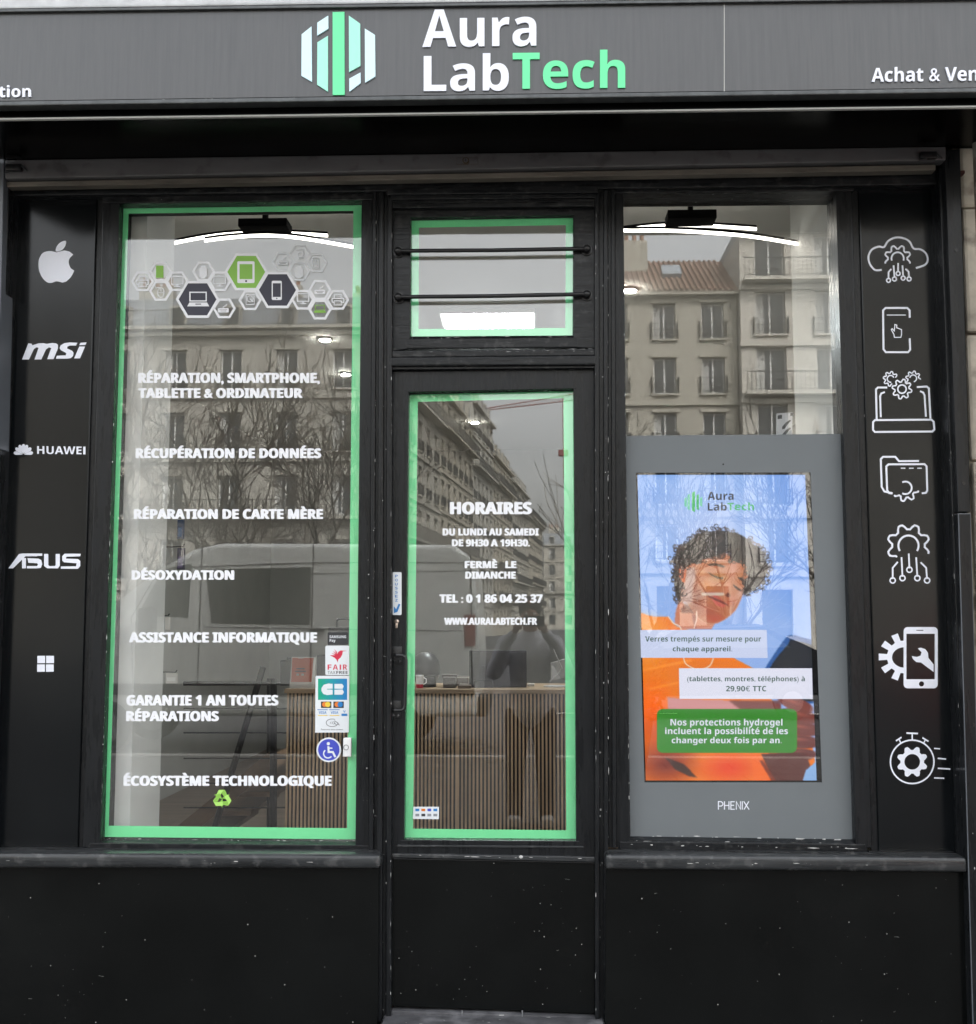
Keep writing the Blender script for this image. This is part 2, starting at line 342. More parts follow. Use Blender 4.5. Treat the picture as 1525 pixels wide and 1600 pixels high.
# bottom rails under the windows, sloping outwards
def sloped(pl, pr, h, y0, y1, m=1):
    """sloping glazing bead from (outer, y1) up to the glass (y0)"""
    (x0, z0), (x1, z1) = at(*pl, y0), at(*pr, y0); (u0, w0), (u1, w1) = at(pl[0] - 9, pl[1] + h, y1), at(pr[0] + 9, pr[1] + h, y1)
    fr.hexa([(x0, .02, z0 - .06), (x1, .02, z1 - .06), (x1, .02, z1), (x0, .02, z0), (u0, y1, w0 - .03), (u1, y1, w1 - .03), (u1, y1, w1), (u0, y1, w0)], m, .002)
for rail_ in (0, 1):
    fr = MB()
    if rail_ == 0:
        sloped((156, 1309), (556, 1312), 9, .0, -.034); fr.quad((140, 1317), (580, 1321), (580, 1332), (136, 1330), -.046, .10, 0, .003)
        E_ = (((156, 1311), (556, 1313), -.012, .007, .45), ((145, 1318), (575, 1322), -.036, .008, .30))
    else:
        sloped((985, 1304), (1338, 1309), 9, .0, -.034); fr.quad((968, 1315), (1352, 1319), (1356, 1330), (968, 1329), -.046, .10, 0, .003)
        E_ = (((986, 1306), (1338, 1311), -.008, .012, .6), ((975, 1320), (1350, 1325), -.046, .014, .35), ((975, 1314), (1345, 1319), -.032, .018, .5))
    for (a, c, yf, sz, dn) in E_:
        p, q = at(*a, yf), at(*c, yf); fr.chips((p[0], yf - .001, p[1]), (q[0], yf - .001, q[1]), sz, dn, 2, .003)
    fr.build('window_bottom_rail', [BLKH, SILL, CHIP], shop)
# window sills, rounded nosing
for nm, (a, c, d, e), z in (('window_sill', ((-60, 1333), (594, 1336), (594, 1358), (-60, 1357)), 0), ('window_sill', ((946, 1335), (1512, 1340), (1513, 1364), (946, 1359)), 1)):
    b = MB(); b.quad(a, c, d, e, -.145, -.02, 0, .018, 4)
    x0, _ = at(a[0], a[1], -.05); x1, _ = at(c[0], c[1], -.05); zz = at(*a, -.05)[1]
    for _ in range(9 if z else 5):
        px = random.uniform(a[0] + 30, c[0] - 30); q = at(px, a[1] + 12 + (c[1] - a[1]) * (px - a[0]) / (c[0] - a[0]), -.1465)
        b.chips((q[0], -.1458, q[1]), (q[0] + random.uniform(.02, .07), -.1458, q[1]), .007, .7, 1, .005)
    b.build(nm, [SILL, CHIP], shop, True)
# stall boards
for a, c, d, e in (((-80, 1352), (592, 1355), (590, 1640), (-80, 1640)), ((947, 1356), (1506, 1362), (1516, 1640), (945, 1640))):
    b = MB(); b.quad(a, c, d, e, -.100, .08, 0, .003); b.specks(max(5, a[0] + 10), 1370, c[0] - 10, 1598, -.100, 48); b.build('stall_board', [RISER, FLECK], shop)
b = MB(); b.box(-2.3, X_(592, 1590, -.11), -.125, -.101, .0, .045, 0, .004)
p = at(40, 1596, -.126); b.chips((-1.9, -.1256, .042), (-.6, -.1256, .042), .02, .7, 1, .003); b.build('base_strip', [PUTTY, CHIP], shop)
# pilaster recesses: side lips and bent sheets
pil = []
for side in (0, 1):
    b = MB()
    if side == 0: P = ((14, 290), (152, 290), (121, 1332), (-28, 1332))
    else: P = ((1340, 275), (1468, 268), (1510, 1340), (1373, 1334))
    b.quad(*P, -.030, .06, 0, .006, 3)
    o = b.build('pilaster_panel', SHEET, shop); pil.append(o)
    b = MB()
    if side: b.quad((1467, 262), (1480, 262), (1520, 1341), (1508, 1341), -.115, .06, 0, .004)
    else: b.quad((4, 282), (15, 282), (-26, 1336), (-38, 1336), -.115, .06, 0, .004)
    if side:
        for k in range(8):
            t = .25 + k * .09; px = 1478 + (1510 - 1478) * t - 2; p = at(px, 262 + 1079 * t, -.1155)
            b.chips((p[0] - .008, -.1152, p[1]), (p[0] - .008, -.1152, p[1] + .05), .006, .5, 1, .001)
    b.build('guide_rail', [BLK, CHIP], shop)
# grey corner cladding at both ends
b = MB(); b.quad((1476, 236), (1500, 232), (1517, 800), (1497, 800), -.150, -.05, 0, .003); b.quad((1497, 802), (1517, 802), (1540, 1640), (1521, 1640), -.150, -.05, 1, .003)
for (hx, hy) in ((1494, 391), (1506, 755), (1522, 1133)):
    x, z = at(hx, hy, -.151); b.cyl((x, -.1525, z), (x, -.149, z), .006, 12, 2)
for k in range(6):
    x, z = at(1519 + k, 1290 + k * 14, -.152); b.chips((x, -.1512, z), (x, -.1512, z - .03), .01, .6, 3, .003)
b.build('corner_cladding', [GREY, BLK, BLACKM, CHIP], shop)
b = MB(); b.quad((-60, 200), (7, 240), (-5, 700), (-60, 700), -.150, -.05, 0, .003); b.build('corner_cladding', GREY, shop)
# head shutter bar with its lock and the dusty strip under it
sb = empty('roller_shutter', (0, -.14, Z_(730, 270, -.14)), 0, 'rolled up metal shutter whose grey bottom bar and lock show under the sign', 'shutter')
b = MB(); b.quad((8, 250), (1478, 229), (1478, 250), (8, 279), -.155, -.10, 0, .004)
b.build('bottom_bar', STEEL, sb)
b = MB(); b.quad((10, 284), (1462, 257), (1462, 266), (10, 292), -.132, -.09, 0, .003); b.build('guide_strip', RUST, sb)
b = MB(); x, z = at(728, 252, -.157)
b.box(x - .035, x + .045, -.1575, -.1555, z - .012, z + .014, 1, .001); b.cyl((x, -.166, z), (x, -.150, z), .0125, 24, 0); b.cyl((x, -.170, z), (x, -.160, z), .0085, 20, 1)
b.box(x - .0012, x + .0012, -.1712, -.168, z - .005, z + .005, 2); b.build('lock', [mat('brown_brass', (.10, .07, .04), .4, metal=.7), STEEL, BLACKM], sb, True)
for (px, py) in ((22, 262), (1450, 243)):
    b = MB(); x, z = at(px, py, -.165); b.box(x - .03, x + .03, -.175, -.150, z - .013, z + .012, 0, .004)
    b.tube([(x - .035, -.168, z - .02), (x - .01, -.170, z - .015), (x, -.172, z + .003), (x + .03, -.170, z + .005), (x + .05, -.166, z - .012)], .003, 8)
    b.build('latch_arm', BLACKM, sb, True)
# ------------------------------------------------------------------ flat ink: vinyl, prints
class Ink:
    """flat shapes on a vertical plane; every next layer lies a hair in front"""
    def __init__(s, Y, mats, step=.00004, conv=None):
        s.Y, s.mats, s.step, s.k, s.mb = Y, mats, step, 0, MB(); s.conv = conv or at
    def P(s, pts, m=0, up=True):
        y = s.Y - s.k * s.step
        if up: s.k += 1
        s.mb.flat([(lambda q: (q[0], y, q[1]))(s.conv(p[0], p[1], s.Y)) for p in pts], m)
    def rect(s, x0, y0, x1, y1, m=0, r=0):
        if r <= 0: return s.P([(x0, y0), (x1, y0), (x1, y1), (x0, y1)], m)
        pts = []
        for cx, cy, a0 in ((x1 - r, y0 + r, -90), (x1 - r, y1 - r, 0), (x0 + r, y1 - r, 90), (x0 + r, y0 + r, 180)):
            pts += [(cx + r * math.cos(R(a0 + a)), cy + r * math.sin(R(a0 + a))) for a in (0, 22, 45, 68, 90)]
        s.P(pts, m)
    def disc(s, cx, cy, r, m=0, n=28, ry=None):
        s.P([(cx + r * math.cos(2 * math.pi * k / n), cy + (ry or r) * math.sin(2 * math.pi * k / n)) for k in range(n)], m)
    def line(s, pts, wd, m=0, closed=False):
        """ribbon with mitred joints, one layer"""
        n = len(pts); L = []; Rr = []
        for i, p in enumerate(pts):
            if closed: a, c = pts[i - 1], pts[(i + 1) % n]
            else: a, c = pts[max(0, i - 1)], pts[min(n - 1, i + 1)]
            d1 = Vector((p[0] - a[0], p[1] - a[1])); d2 = Vector((c[0] - p[0], c[1] - p[1]))
            if d1.length < 1e-9: d1 = d2
            if d2.length < 1e-9: d2 = d1
            d1.normalize(); d2.normalize(); nn = Vector((-d1.y - d2.y, d1.x + d2.x))
            if nn.length < 1e-6: nn = Vector((-d1.y, d1.x))
            nn.normalize(); k = 1 / max(.45, nn.dot(Vector((-d1.y, d1.x)))); o = nn * (wd / 2 * k)
            L.append((p[0] + o.x, p[1] + o.y)); Rr.append((p[0] - o.x, p[1] - o.y))
        y = s.Y - s.k * s.step; s.k += 1
        vs = [(s.mb.bm.verts.new((lambda q: (q[0], y, q[1]))(s.conv(*l, s.Y))), s.mb.bm.verts.new((lambda q: (q[0], y, q[1]))(s.conv(*r, s.Y)))) for l, r in zip(L, Rr)]
        rng = range(n if closed else n - 1)
        for i in rng:
            a, c = vs[i], vs[(i + 1) % n]
            try: s.mb.bm.faces.new((a[0], a[1], c[1], c[0]))
            except ValueError: pass
        s.mb._mark(m)
    def arc(s, cx, cy, r, a0, a1, wd, m=0, n=20, ry=None):
        full = abs(a1 - a0) >= 360
        s.line([(cx + r * math.cos(R(a0 + (a1 - a0) * k / n)), cy + (ry or r) * math.sin(R(a0 + (a1 - a0) * k / n))) for k in range(n if full else n + 1)], wd, m, full)
    def text(s, body, x0, y0, x1, y1, m=0, offset=.0, shear=0, slope=0):
        """built-in face set into the box x0..x1, y0..y1 (ink bounds); slope = fall in px per px"""
        tm, (a0, c0, a1, c1) = text_mesh(body, offset)
        y = s.Y - s.k * s.step; s.k += 1
        new = []
        for v in tm[0]:
            u = (v[0] - a0) / (a1 - a0); t = (v[1] - c0) / (c1 - c0)
            px = x0 + u * (x1 - x0) + shear * t * (y1 - y0); py = y1 + t * (y0 - y1) + slope * (px - x0)
            q = s.conv(px, py, s.Y); new.append(s.mb.bm.verts.new((q[0], y, q[1])))
        for f in tm[1]:
            try: s.mb.bm.faces.new([new[i] for i in f])
            except ValueError: pass
        s.mb._mark(m)
    def slab(s, body, x0, y0, x1, y1, m=0):
        """heavy wide capitals; y0..y1 is the cap height, accents rise above"""
        (vs, fs), (a0, c0, a1, c1) = text_mesh(body, .03); sx = (x1 - x0) / (a1 - a0 + .105); sy = (y1 - y0) / .714
        for dx, dy in ((0, 0), (.105, 0), (.035, .022), (.07, -.016), (.07, .022), (.035, -.016)):
            y = s.Y - s.k * s.step; s.k += 1; new = []
            for v in vs: q = s.conv(x0 + (v[0] - a0 + dx) * sx, y1 - (v[1] + dy) * sy, s.Y); new.append(s.mb.bm.verts.new((q[0], y, q[1])))
            for f in fs:
                try: s.mb.bm.faces.new([new[i] for i in f])
                except ValueError: pass
            s.mb._mark(m)
    def build(s, name, parent, label=None):
        o = s.mb.build(name, s.mats, parent)
        if label: o['label'] = label
        return o
_tc = {}
def bolden(t):
    """the same letters from the mathematical bold sans block"""
    o = ''
    for c in t:
        if 'A' <= c <= 'Z': o += chr(0x1D5D4 + ord(c) - 65)
        elif 'a' <= c <= 'z': o += chr(0x1D5EE + ord(c) - 97)
        elif '0' <= c <= '9': o += chr(0x1D7EC + ord(c) - 48)
        else: o += c
    return o
def text_mesh(body, offset):
    key = (body, offset)
    if key not in _tc:
        def raw(t):
            cu = bpy.data.curves.new('t', 'FONT'); cu.body = t; cu.size = 1; cu.offset = 0 if offset > .008 else offset; cu.resolution_u = 4
            ob = bpy.data.objects.new('t', cu); scene.collection.objects.link(ob)
            me = bpy.data.meshes.new_from_object(ob.evaluated_get(bpy.context.evaluated_depsgraph_get()))
            vs = [tuple(v.co) for v in me.vertices]; fs = [tuple(p.vertices) for p in me.polygons]
            bpy.data.objects.remove(ob); bpy.data.curves.remove(cu); bpy.data.meshes.remove(me); return vs, fs
        if offset <= .008: vs, fs = raw(body)
        else:
            plain = body.replace('é', 'e').replace('à', 'a').replace('è', 'e').replace('É', 'E').replace('È', 'E'); vs, fs = raw(bolden(plain))
            for i, c in enumerate(body):
                if c in 'ÉÈ':
                    cx_ = max(v[0] for v in raw(bolden(plain[:i + 1]))[0]) - .22; d = 1 if c == 'É' else -1; n = len(vs)
                    vs += [(cx_ - .04 * d - .08, .76, 0), (cx_ - .04 * d + .07, .76, 0), (cx_ + .10 * d + .10, .93, 0), (cx_ + .10 * d - .07, .93, 0)]; fs.append((n, n + 1, n + 2, n + 3))
                elif c in 'éàè':
                    x1_ = max(v[0] for v in raw(bolden(plain[:i + 1]))[0]); cx_ = x1_ - .26; d = 1 if c == 'é' else -1; n = len(vs)
                    vs += [(cx_ - .07 * d - .05, .60, 0), (cx_ - .07 * d + .07, .60, 0), (cx_ + .09 * d + .09, .78, 0), (cx_ + .09 * d - .05, .78, 0)]; fs.append((n, n + 1, n + 2, n + 3))
        _tc[key] = ((vs, fs), (min(v[0] for v in vs), min(v[1] for v in vs), max(v[0] for v in vs), max(v[1] for v in vs)))
    return _tc[key]
def gear_pts(cx, cy, ro, ri, n, ph=0, a0=0, a1=360):
    pts = []; k = 0; N = n * 8
    for i in range(N + 1):
        a = 360 * i / N; 
        if a < a0 - 1e-6 or a > a1 + 1e-6: continue
        q = (i % 8); r = ro if q in (0, 1, 2, 7) and q != 2 else ri
        r = {0: ro, 1: ro * .985, 2: (ro + ri) / 2, 3: ri, 4: ri, 5: ri, 6: (ro + ri) / 2, 7: ro * .985}[q]
        pts.append((cx + r * math.cos(R(a + ph)), cy + r * math.sin(R(a + ph))))
    return pts
def spline(P, n=6, closed=True):
    out = []; L = len(P)
    for i in range(L if closed else L - 1):
        p0, p1, p2, p3 = (P[(i - 1) % L], P[i], P[(i + 1) % L], P[(i + 2) % L]) if closed else (P[max(0, i - 1)], P[i], P[i + 1], P[min(L - 1, i + 2)])
        for k in range(n):
            t = k / n
            out.append(tuple(.5 * ((2 * p1[j]) + (-p0[j] + p2[j]) * t + (2 * p0[j] - 5 * p1[j] + 4 * p2[j] - p3[j]) * t * t + (-p0[j] + 3 * p1[j] - 3 * p2[j] + p3[j]) * t ** 3) for j in (0, 1)))
    if not closed: out.append(P[-1])
    return out
def frame_ink(name, outer, wd, parent, Y, m):
    """band of vinyl following four measured outer corners (tl,tr,br,bl)"""
    ik = Ink(Y, [m]); tl, tr, br, bl = outer; l, t, r_, b_ = wd
    itl, itr, ibr, ibl = (tl[0] + l, tl[1] + t), (tr[0] - r_, tr[1] + t), (br[0] - r_, br[1] - b_), (bl[0] + l, bl[1] - b_)
    for q in ((tl, tr, itr, itl), (tr, br, ibr, itr), (br, bl, ibl, ibr), (bl, tl, itl, ibl)): ik.P(q, 0, False)
    return ik.build(name, parent)
def pane(name, c, parent, m, y0=0, y1=.004):
    b = MB(); b.quad(*c, y0, y1, 0, 0); return b.build(name, m, parent)
YV = .0055      # border vinyl, inside the glass
YO = -.0008     # cut lettering, outside the glass
# ------------------------------------------------------------------ left display window
LW = ((185.5, 320.3), (566.7, 316), (556.6, 1311.5), (154.5, 1307.6))
lw = empty('display_window', (X_(360, 1310), 0, Z_(360, 1310))); lw.parent = shop; lw.matrix_parent_inverse = Matrix()
lw['label'] = 'tall left display window with a green vinyl border and white service lettering'
pane('pane', ((176, 308), (574, 304), (563, 1322), (146, 1318)), lw, G1)
frame_ink('vinyl_border', LW, (15.5, 13.5, 14.5, 17.5), lw, YV, VGREEN)
b = MB()
for (a, c) in (((180.5, 322), (151.5, 1306)), ((569.5, 318), (559.5, 1310))):
    p, q = at(*a, -.006), at(*c, -.006); b.box(0, .0001, 0, .0001, 0, .0001)
    b.tube([(p[0], -.006, p[1]), (q[0], -.006, q[1])], .005, 6, 0)
    b.chips((p[0], -.0115, p[1]), (q[0], -.0115, q[1]), .007, .42, 1, .003)
p, q = at(184, 316, -.006), at(566, 312, -.006); b.tube([(p[0], -.006, p[1]), (q[0], -.006, q[1])], .005, 6, 0); b.chips((p[0], -.0115, p[1]), (q[0], -.0115, q[1]), .014, .7, 2, .004)
b.build('glazing_bead', [BLK, CHIP, PUTTY], lw)
LINES = [[('RÉPARATION, SMARTPHONE,', 216, 583, 500, 598), ('TABLETTE & ORDINATEUR', 216, 607, 473, 621.5)], [('RÉCUPÉRATION DE DONNÉES', 212, 701, 502, 715.5)],
         [('RÉPARATION DE CARTE MÈRE', 209, 796, 505, 810.5)], [('DÉSOXYDATION', 205.5, 891.5, 366, 905.5)], [('ASSISTANCE INFORMATIQUE', 201.5, 988.5, 495.5, 1003.5)],
         [('GARANTIE 1 AN TOUTES', 197.5, 1086.5, 435, 1102), ('RÉPARATIONS', 197, 1111.5, 342, 1126.5)], [('ÉCOSYSTÈME TECHNOLOGIQUE', 193, 1212.5, 518.5, 1227.5)]]
LL = ['white lettering about repairing smartphones, tablets and computers', 'white lettering about data recovery', 'white lettering about motherboard repair', 'short white one-word lettering about removing corrosion', 'white lettering about computer assistance', 'white two-line lettering about a one year guarantee', 'white lettering about the technology ecosystem, above the recycling mark']
for ls, lab in zip(LINES, LL):
    ik = Ink(YO, [VWHITE], .00004)
    for l in ls: ik.slab(*l)
    ik.build('lettering', lw, lab)
# recycling mark
ik = Ink(YO, [HEXG, mat('decal_light_green', (.42, .75, .16), .5)], .00003)
cx, cy = 347, 1248
for k in range(3):
    a = R(120 * k)
    def rt(p): return (cx + p[0] * math.cos(a) - p[1] * math.sin(a), cy + p[0] * math.sin(a) + p[1] * math.cos(a))
    ik.P([rt(p) for p in ((-10, -4.5), (-5, -14), (4, -14), (6.5, -9.5), (-.5, -9.5), (-4.5, -1.5))], 1)
    ik.P([rt(p) for p in ((3, -14.3), (8.5, -5.5), (12, -7.5), (8.5, 1.5), (-.5, -.5), (3, -3), (-1, -9.2))], 0)
ik.build('recycling_mark', lw, 'small green three-arrow recycling mark')
# hexagon cluster
def hz(x, y): return (170 + x * .28197, 300 + y * .28197)
ik = Ink(YO, [VWHITE, HEXG, HEXD, mat('decal_grey', (.10, .10, .10), .5), mat('faint_white_vinyl', (.66, .68, .70), .6)], .00003)
def hexa_(cx, cy, r, fill=None, wd=2.6, m=0):
    x, y = hz(cx, cy); r *= .28197
    P6 = [(x + r * math.cos(R(60 * k)), y + r * .98 * math.sin(R(60 * k))) for k in range(6)]
    if fill is not None: ik.P(P6, fill)
    ik.line(P6, wd, m, True)
def hl(pts, wd=1.2, m=0, cl=False): ik.line([hz(*p) for p in pts], wd, m, cl)
def hr(x0, y0, x1, y1, m=0, r=0):
    a, c = hz(x0, y0), hz(x1, y1); ik.rect(a[0], a[1], c[0], c[1], m, r)
for c_ in ((965, 387), (1060, 345), (1153, 392), (1055, 440)): hexa_(*c_, 55, None, 2.8, 4)
for c_ in ((187, 495), (287, 440), (287, 548), (380, 495), (525, 440), (615, 495), (640, 645), (783, 600), (1075, 597), (1170, 543), (1170, 652), (1268, 598)): hexa_(*c_, 57, None, 3.5)
hexa_(762, 443, 113, 1, 4); hexa_(492, 595, 113, 2, 4); hexa_(935, 543, 111, 2, 4)
hr(712, 384, 808, 505, 0, 2.2); hr(725, 400, 796, 483, 1); ik.disc(*hz(761, 494), 1.6, 2)                # tablet
hl([(450, 556), (540, 556), (540, 604), (450, 604)], 1.9, 0, True); ik.P([hz(*p) for p in ((447, 612), (545, 612), (557, 634), (435, 634))], 0); hr(480, 619, 512, 624, 2)
hr(903, 492, 959, 599, 0, 2.2); hr(909, 506, 953, 582, 2); ik.disc(*hz(931, 590), 1.1, 2)                # phone
hr(262, 408, 303, 476, 1)
def monitor(cx, cy):
    hl([(cx - 32, cy - 26), (cx + 32, cy - 26), (cx + 32, cy + 16), (cx - 32, cy + 16)], 1.5, 0, True); hr(cx - 6, cy + 16, cx + 6, cy + 26, 0); hr(cx - 17, cy + 26, cx + 17, cy + 31, 0)
def printer(cx, cy, m=0):
    hl([(cx - 18, cy - 8), (cx - 18, cy - 28), (cx + 18, cy - 28), (cx + 18, cy - 8)], 1.4, m); hl([(cx - 20, cy + 16), (cx - 32, cy + 14), (cx - 32, cy - 8), (cx + 32, cy - 8), (cx + 32, cy + 14), (cx + 20, cy + 16)], 1.7, m); hl([(cx - 18, cy + 6), (cx + 18, cy + 6), (cx + 22, cy + 28), (cx - 22, cy + 28)], 1.5, m, True)
def keyb(cx, cy, m=0):
    hr(cx - 30, cy - 4, cx + 30, cy + 20, m, .8); hl([(cx - 22, cy + 5), (cx + 22, cy + 5)], .7, 3); hl([(cx - 16, cy + 12), (cx + 16, cy + 12)], .7, 3); hl([(cx, cy - 4), (cx + 2, cy - 14), (cx + 14, cy - 16), (cx + 18, cy - 26)], 1.1, m)
monitor(380, 495); monitor(615, 493); monitor(1077, 590); printer(187, 497); printer(1270, 598); keyb(635, 648); keyb(1170, 546); keyb(965, 385, 4)
hr(502, 420, 545, 472, 0, 1.5); hr(511, 411, 536, 480, 0); hr(1032, 420, 1078, 472, 4, 1.5); hr(1042, 412, 1068, 480, 4)
hl([(1130, 366), (1165, 366), (1165, 422), (1130, 422)], 1.2, 4, True); ik.arc(*hz(1147, 405), 2.8, 0, 360, 1, 4); ik.arc(*hz(1147, 381), 1.6, 0, 360, .9, 4)
hl([(1035, 320), (1080, 320), (1080, 365), (1050, 372)], 1, 4); ik.arc(*hz(1062, 348), 3.6, 0, 300, 1, 4)
hl([(762, 568), (806, 568), (806, 625), (762, 625)], 1.2, 0, True); ik.arc(*hz(784, 592), 4.6, 0, 360, 1.2, 0); hl([(784, 592), (800, 610)], 1.4)
ik.arc(*hz(290, 558), 5, 0, 360, 1.2, 0, ry=7.5); hl([(290, 536), (290, 552)], 1); hl([(274, 558), (306, 558)], .9); hl([(288, 534), (276, 528), (262, 534), (256, 520)], 1)
hl([(1145, 628), (1195, 628), (1195, 656), (1145, 656)], 1.2, 1, True); hr(1138, 660, 1202, 670, 1)
ik.build('hexagon_decal', lw, 'cluster of white, green and dark hexagons with device icons')

# ------------------------------------------------------------------ right display window
rw = empty('display_window', (X_(1160, 1310), 0, Z_(1160, 1310))); rw.parent = shop; rw.matrix_parent_inverse = Matrix()
rw['label'] = 'tall plain right display window in front of the advertising screen'
pane('pane', ((964, 296), (1317, 292), (1347, 1318), (976, 1312)), rw, G1)
b = MB()
for (a, c, dn) in (((972, 306), (983, 1304), .35), ((1309.5, 303), (1339.5, 1307), .62)):
    p, q = at(*a, -.006), at(*c, -.006); b.tube([(p[0], -.006, p[1]), (q[0], -.006, q[1])], .005, 6, 0); b.chips((p[0], -.0115, p[1]), (q[0], -.0115, q[1]), .008, dn, 1, .003)
p, q = at(974, 303, -.006), at(1308, 299, -.006); b.tube([(p[0], -.006, p[1]), (q[0], -.006, q[1])], .006, 6, 0); b.chips((p[0], -.0125, p[1]), (q[0], -.0125, q[1]), .012, .8, 2, .003)
b.build('glazing_bead', [BLK, CHIP, PUTTY], rw)

# ------------------------------------------------------------------ transom window with two bars
tw = empty('transom_window', (X_(769, 545), 0, Z_(769, 545))); tw.parent = shop; tw.matrix_parent_inverse = Matrix()
tw['label'] = 'small barred window with a green border above the door'
TW = ((640.2, 341.9), (897.6, 337.7), (896.9, 526.3), (639.3, 528))
b = MB()
b.quad((611, 324), (642, 326), (641, 545), (611, 549), -.040, .05, 0, .004); b.quad((896, 322), (931, 320), (931, 545), (896, 543), -.040, .05, 0, .004)
b.quad((634, 324), (903, 321), (903, 336), (634, 340), -.0405, .05, 0, .004); b.quad((634, 529), (903, 527), (904, 543), (634, 545), -.0405, .05, 0, .004)
for (a, c) in ((TW[0], TW[1]), (TW[3], TW[2]), (TW[0], TW[3]), (TW[1], TW[2])):
    p, q = at(*a, -.02), at(*c, -.02); b.tube([(p[0], -.018, p[1]), (q[0], -.018, q[1])], .006, 6, 0); b.chips((p[0], -.0245, p[1]), (q[0], -.0245, q[1]), .007, .25, 1, .003)
p, q = at(780, 547, -.0415), at(925, 545, -.0415); b.chips((p[0], -.0418, p[1]), (q[0], -.0418, q[1]), .011, .6, 2, .002)
b.build('sash', [BLKH, CHIP, PUTTY], tw)
pane('pane', ((634, 336), (903, 332), (903, 532), (634, 534)), tw, G3, -.016, -.012)
frame_ink('vinyl_border', TW, (14.5, 14, 13.5, 14), tw, -.0105, VGREEN)
for (a, c) in (((622, 392), (917, 388.5)), ((622, 464), (917, 459.5))):
    b = MB(); yb_ = -.060; p, q = at(*a, yb_), at(*c, yb_)
    b.tube([(p[0], yb_, p[1]), (p[0] * .5 + q[0] * .5, yb_ + .0005, (p[1] + q[1]) / 2 - .002), (q[0], yb_, q[1])], .0078, 12, 0)
    for e in (p, q):
        b.ball((e[0], yb_, e[1]), .0155, 0, 2); b.cyl((e[0], yb_, e[1]), (e[0], -.035, e[1]), .010, 12, 0); b.cyl((e[0], -.046, e[1]), (e[0], -.038, e[1]), .021, 16, 0)
    b.build('security_bar', BLACKM, tw, True)
# rail between transom and door
b = MB(); b.quad((609, 548), (932, 545), (932, 556), (609, 559), -.064, .06, 0, .005); b.quad((609, 558.5), (932, 555.5), (932, 570), (609, 572), -.075, .06, 0, .006)
p, q = at(612, 575, -.076), at(930, 572, -.076); b.quad((609, 571.5), (932, 569.5), (932, 575), (609, 577.5), -.060, .06, 0, .002)
p, q = at(615, 550, -.0645), at(925, 548, -.0645); b.chips((p[0], -.0648, p[1]), (q[0], -.0648, q[1]), .008, .28, 1, .003)
b.build('transom_rail', [BLKH, PUTTY], shop)
# ------------------------------------------------------------------ door leaf
dr = empty('door', (X_(770, 1575), 0, Z_(770, 1575))); dr.parent = shop; dr.matrix_parent_inverse = Matrix()
dr['label'] = 'glazed black shop door with opening hours, green border and a pull handle'
DW = ((636.8, 614.4), (897.8, 608.8), (902.3, 1311.3), (629.4, 1308.7))
b = MB(); yd = -.036
b.quad((612, 580), (639, 578), (631, 1345), (611.5, 1342), yd, .012, 0, .003); b.quad((896, 576), (929, 574), (930, 1347), (900.5, 1345), yd, .012, 0, .003)
b.quad((634, 580), (901, 575), (901, 607.5), (634, 613), yd - .0006, .012, 0, .003); b.quad((626, 1312), (906, 1314), (906, 1344), (626, 1340), yd - .0006, .012, 0, .003)
for (a, c, dn) in ((DW[0], DW[1], .55), (DW[0], DW[3], .35), (DW[1], DW[2], .55)):
    p, q = at(*a, -.01), at(*c, -.01); b.tube([(p[0], -.008, p[1]), (q[0], -.008, q[1])], .0055, 6, 0); b.chips((p[0], -.0142, p[1]), (q[0], -.0142, q[1]), .008, dn, 2, .003)
b.build('leaf_frame', [BLK, CHIP, PUTTY], dr)
b = MB(); fr = b
(x0, z0), (x1, z1) = at(630, 1310, 0), at(902, 1313, 0); (u0, w0), (u1, w1) = at(621, 1320, -.034), at(912, 1322, -.034)
b.hexa([(x0, .005, z0 - .03), (x1, .005, z1 - .03), (x1, .005, z1), (x0, .005, z0), (u0, -.040, w0 - .006), (u1, -.040, w1 - .006), (u1, -.040, w1), (u0, -.040, w0)], 0, .001)
b.chips((x0, -.042, w0 - .003), (x1, -.042, w1 - .003), .009, .3, 1, .002)
b.quad((612, 1334), (930, 1339), (930, 1347), (612, 1340), -.052, -.03, 0, .003)
p, q = at(616, 1336, -.053), at(927, 1342, -.053); b.chips((p[0], -.0525, p[1]), (q[0], -.0525, q[1]), .008, .2, 1, .002)
p = at(814, 1339, -.053); b.ball((p[0], -.053, p[1]), .007, 1, 1, (1.2, .25, .9))
b.build('weather_bar', [SILL, CHIP], dr)
b = MB(); b.quad((611, 1341), (929.5, 1347.5), (929, 1584), (610, 1572), yd - .004, .012, 0, .002)
b.specks(622, 1365, 920, 1570, yd - .004, 42)
b.build('kick_panel', [RISER, FLECK], dr)
pane('pane', ((631, 606), (903, 601), (908, 1318), (624, 1316)), dr, G2)
frame_ink('vinyl_border', DW, (16, 13.5, 17.5, 14), dr, YV, VGREEN)
for ls, lab in (([('HORAIRES', 703, 785, 831, 803)], 'large white heading over the opening hours'), ([('DU LUNDI AU SAMEDI', 691.5, 826, 842, 836.5), ('DE 9H30 A 19H30.', 706, 843, 828, 853.5)], 'white lettering with opening days and hours'),
    ([('FERMÈ', 726, 877, 777, 887.5), ('LE', 789.5, 877, 807, 887.5), ('DIMANCHE', 727, 893.5, 806, 904)], 'white lettering saying closed on Sunday'), ([('TEL : 0 1 86 04 25 37', 686.5, 929, 848, 941.5)], 'white telephone number'), ([('WWW.AURALABTECH.FR', 694, 965.5, 839.5, 976)], 'white web address')):
    ik = Ink(YO, [VWHITE], .00004)
    for l in ls: ik.slab(*l)
    ik.build('lettering', dr, lab)
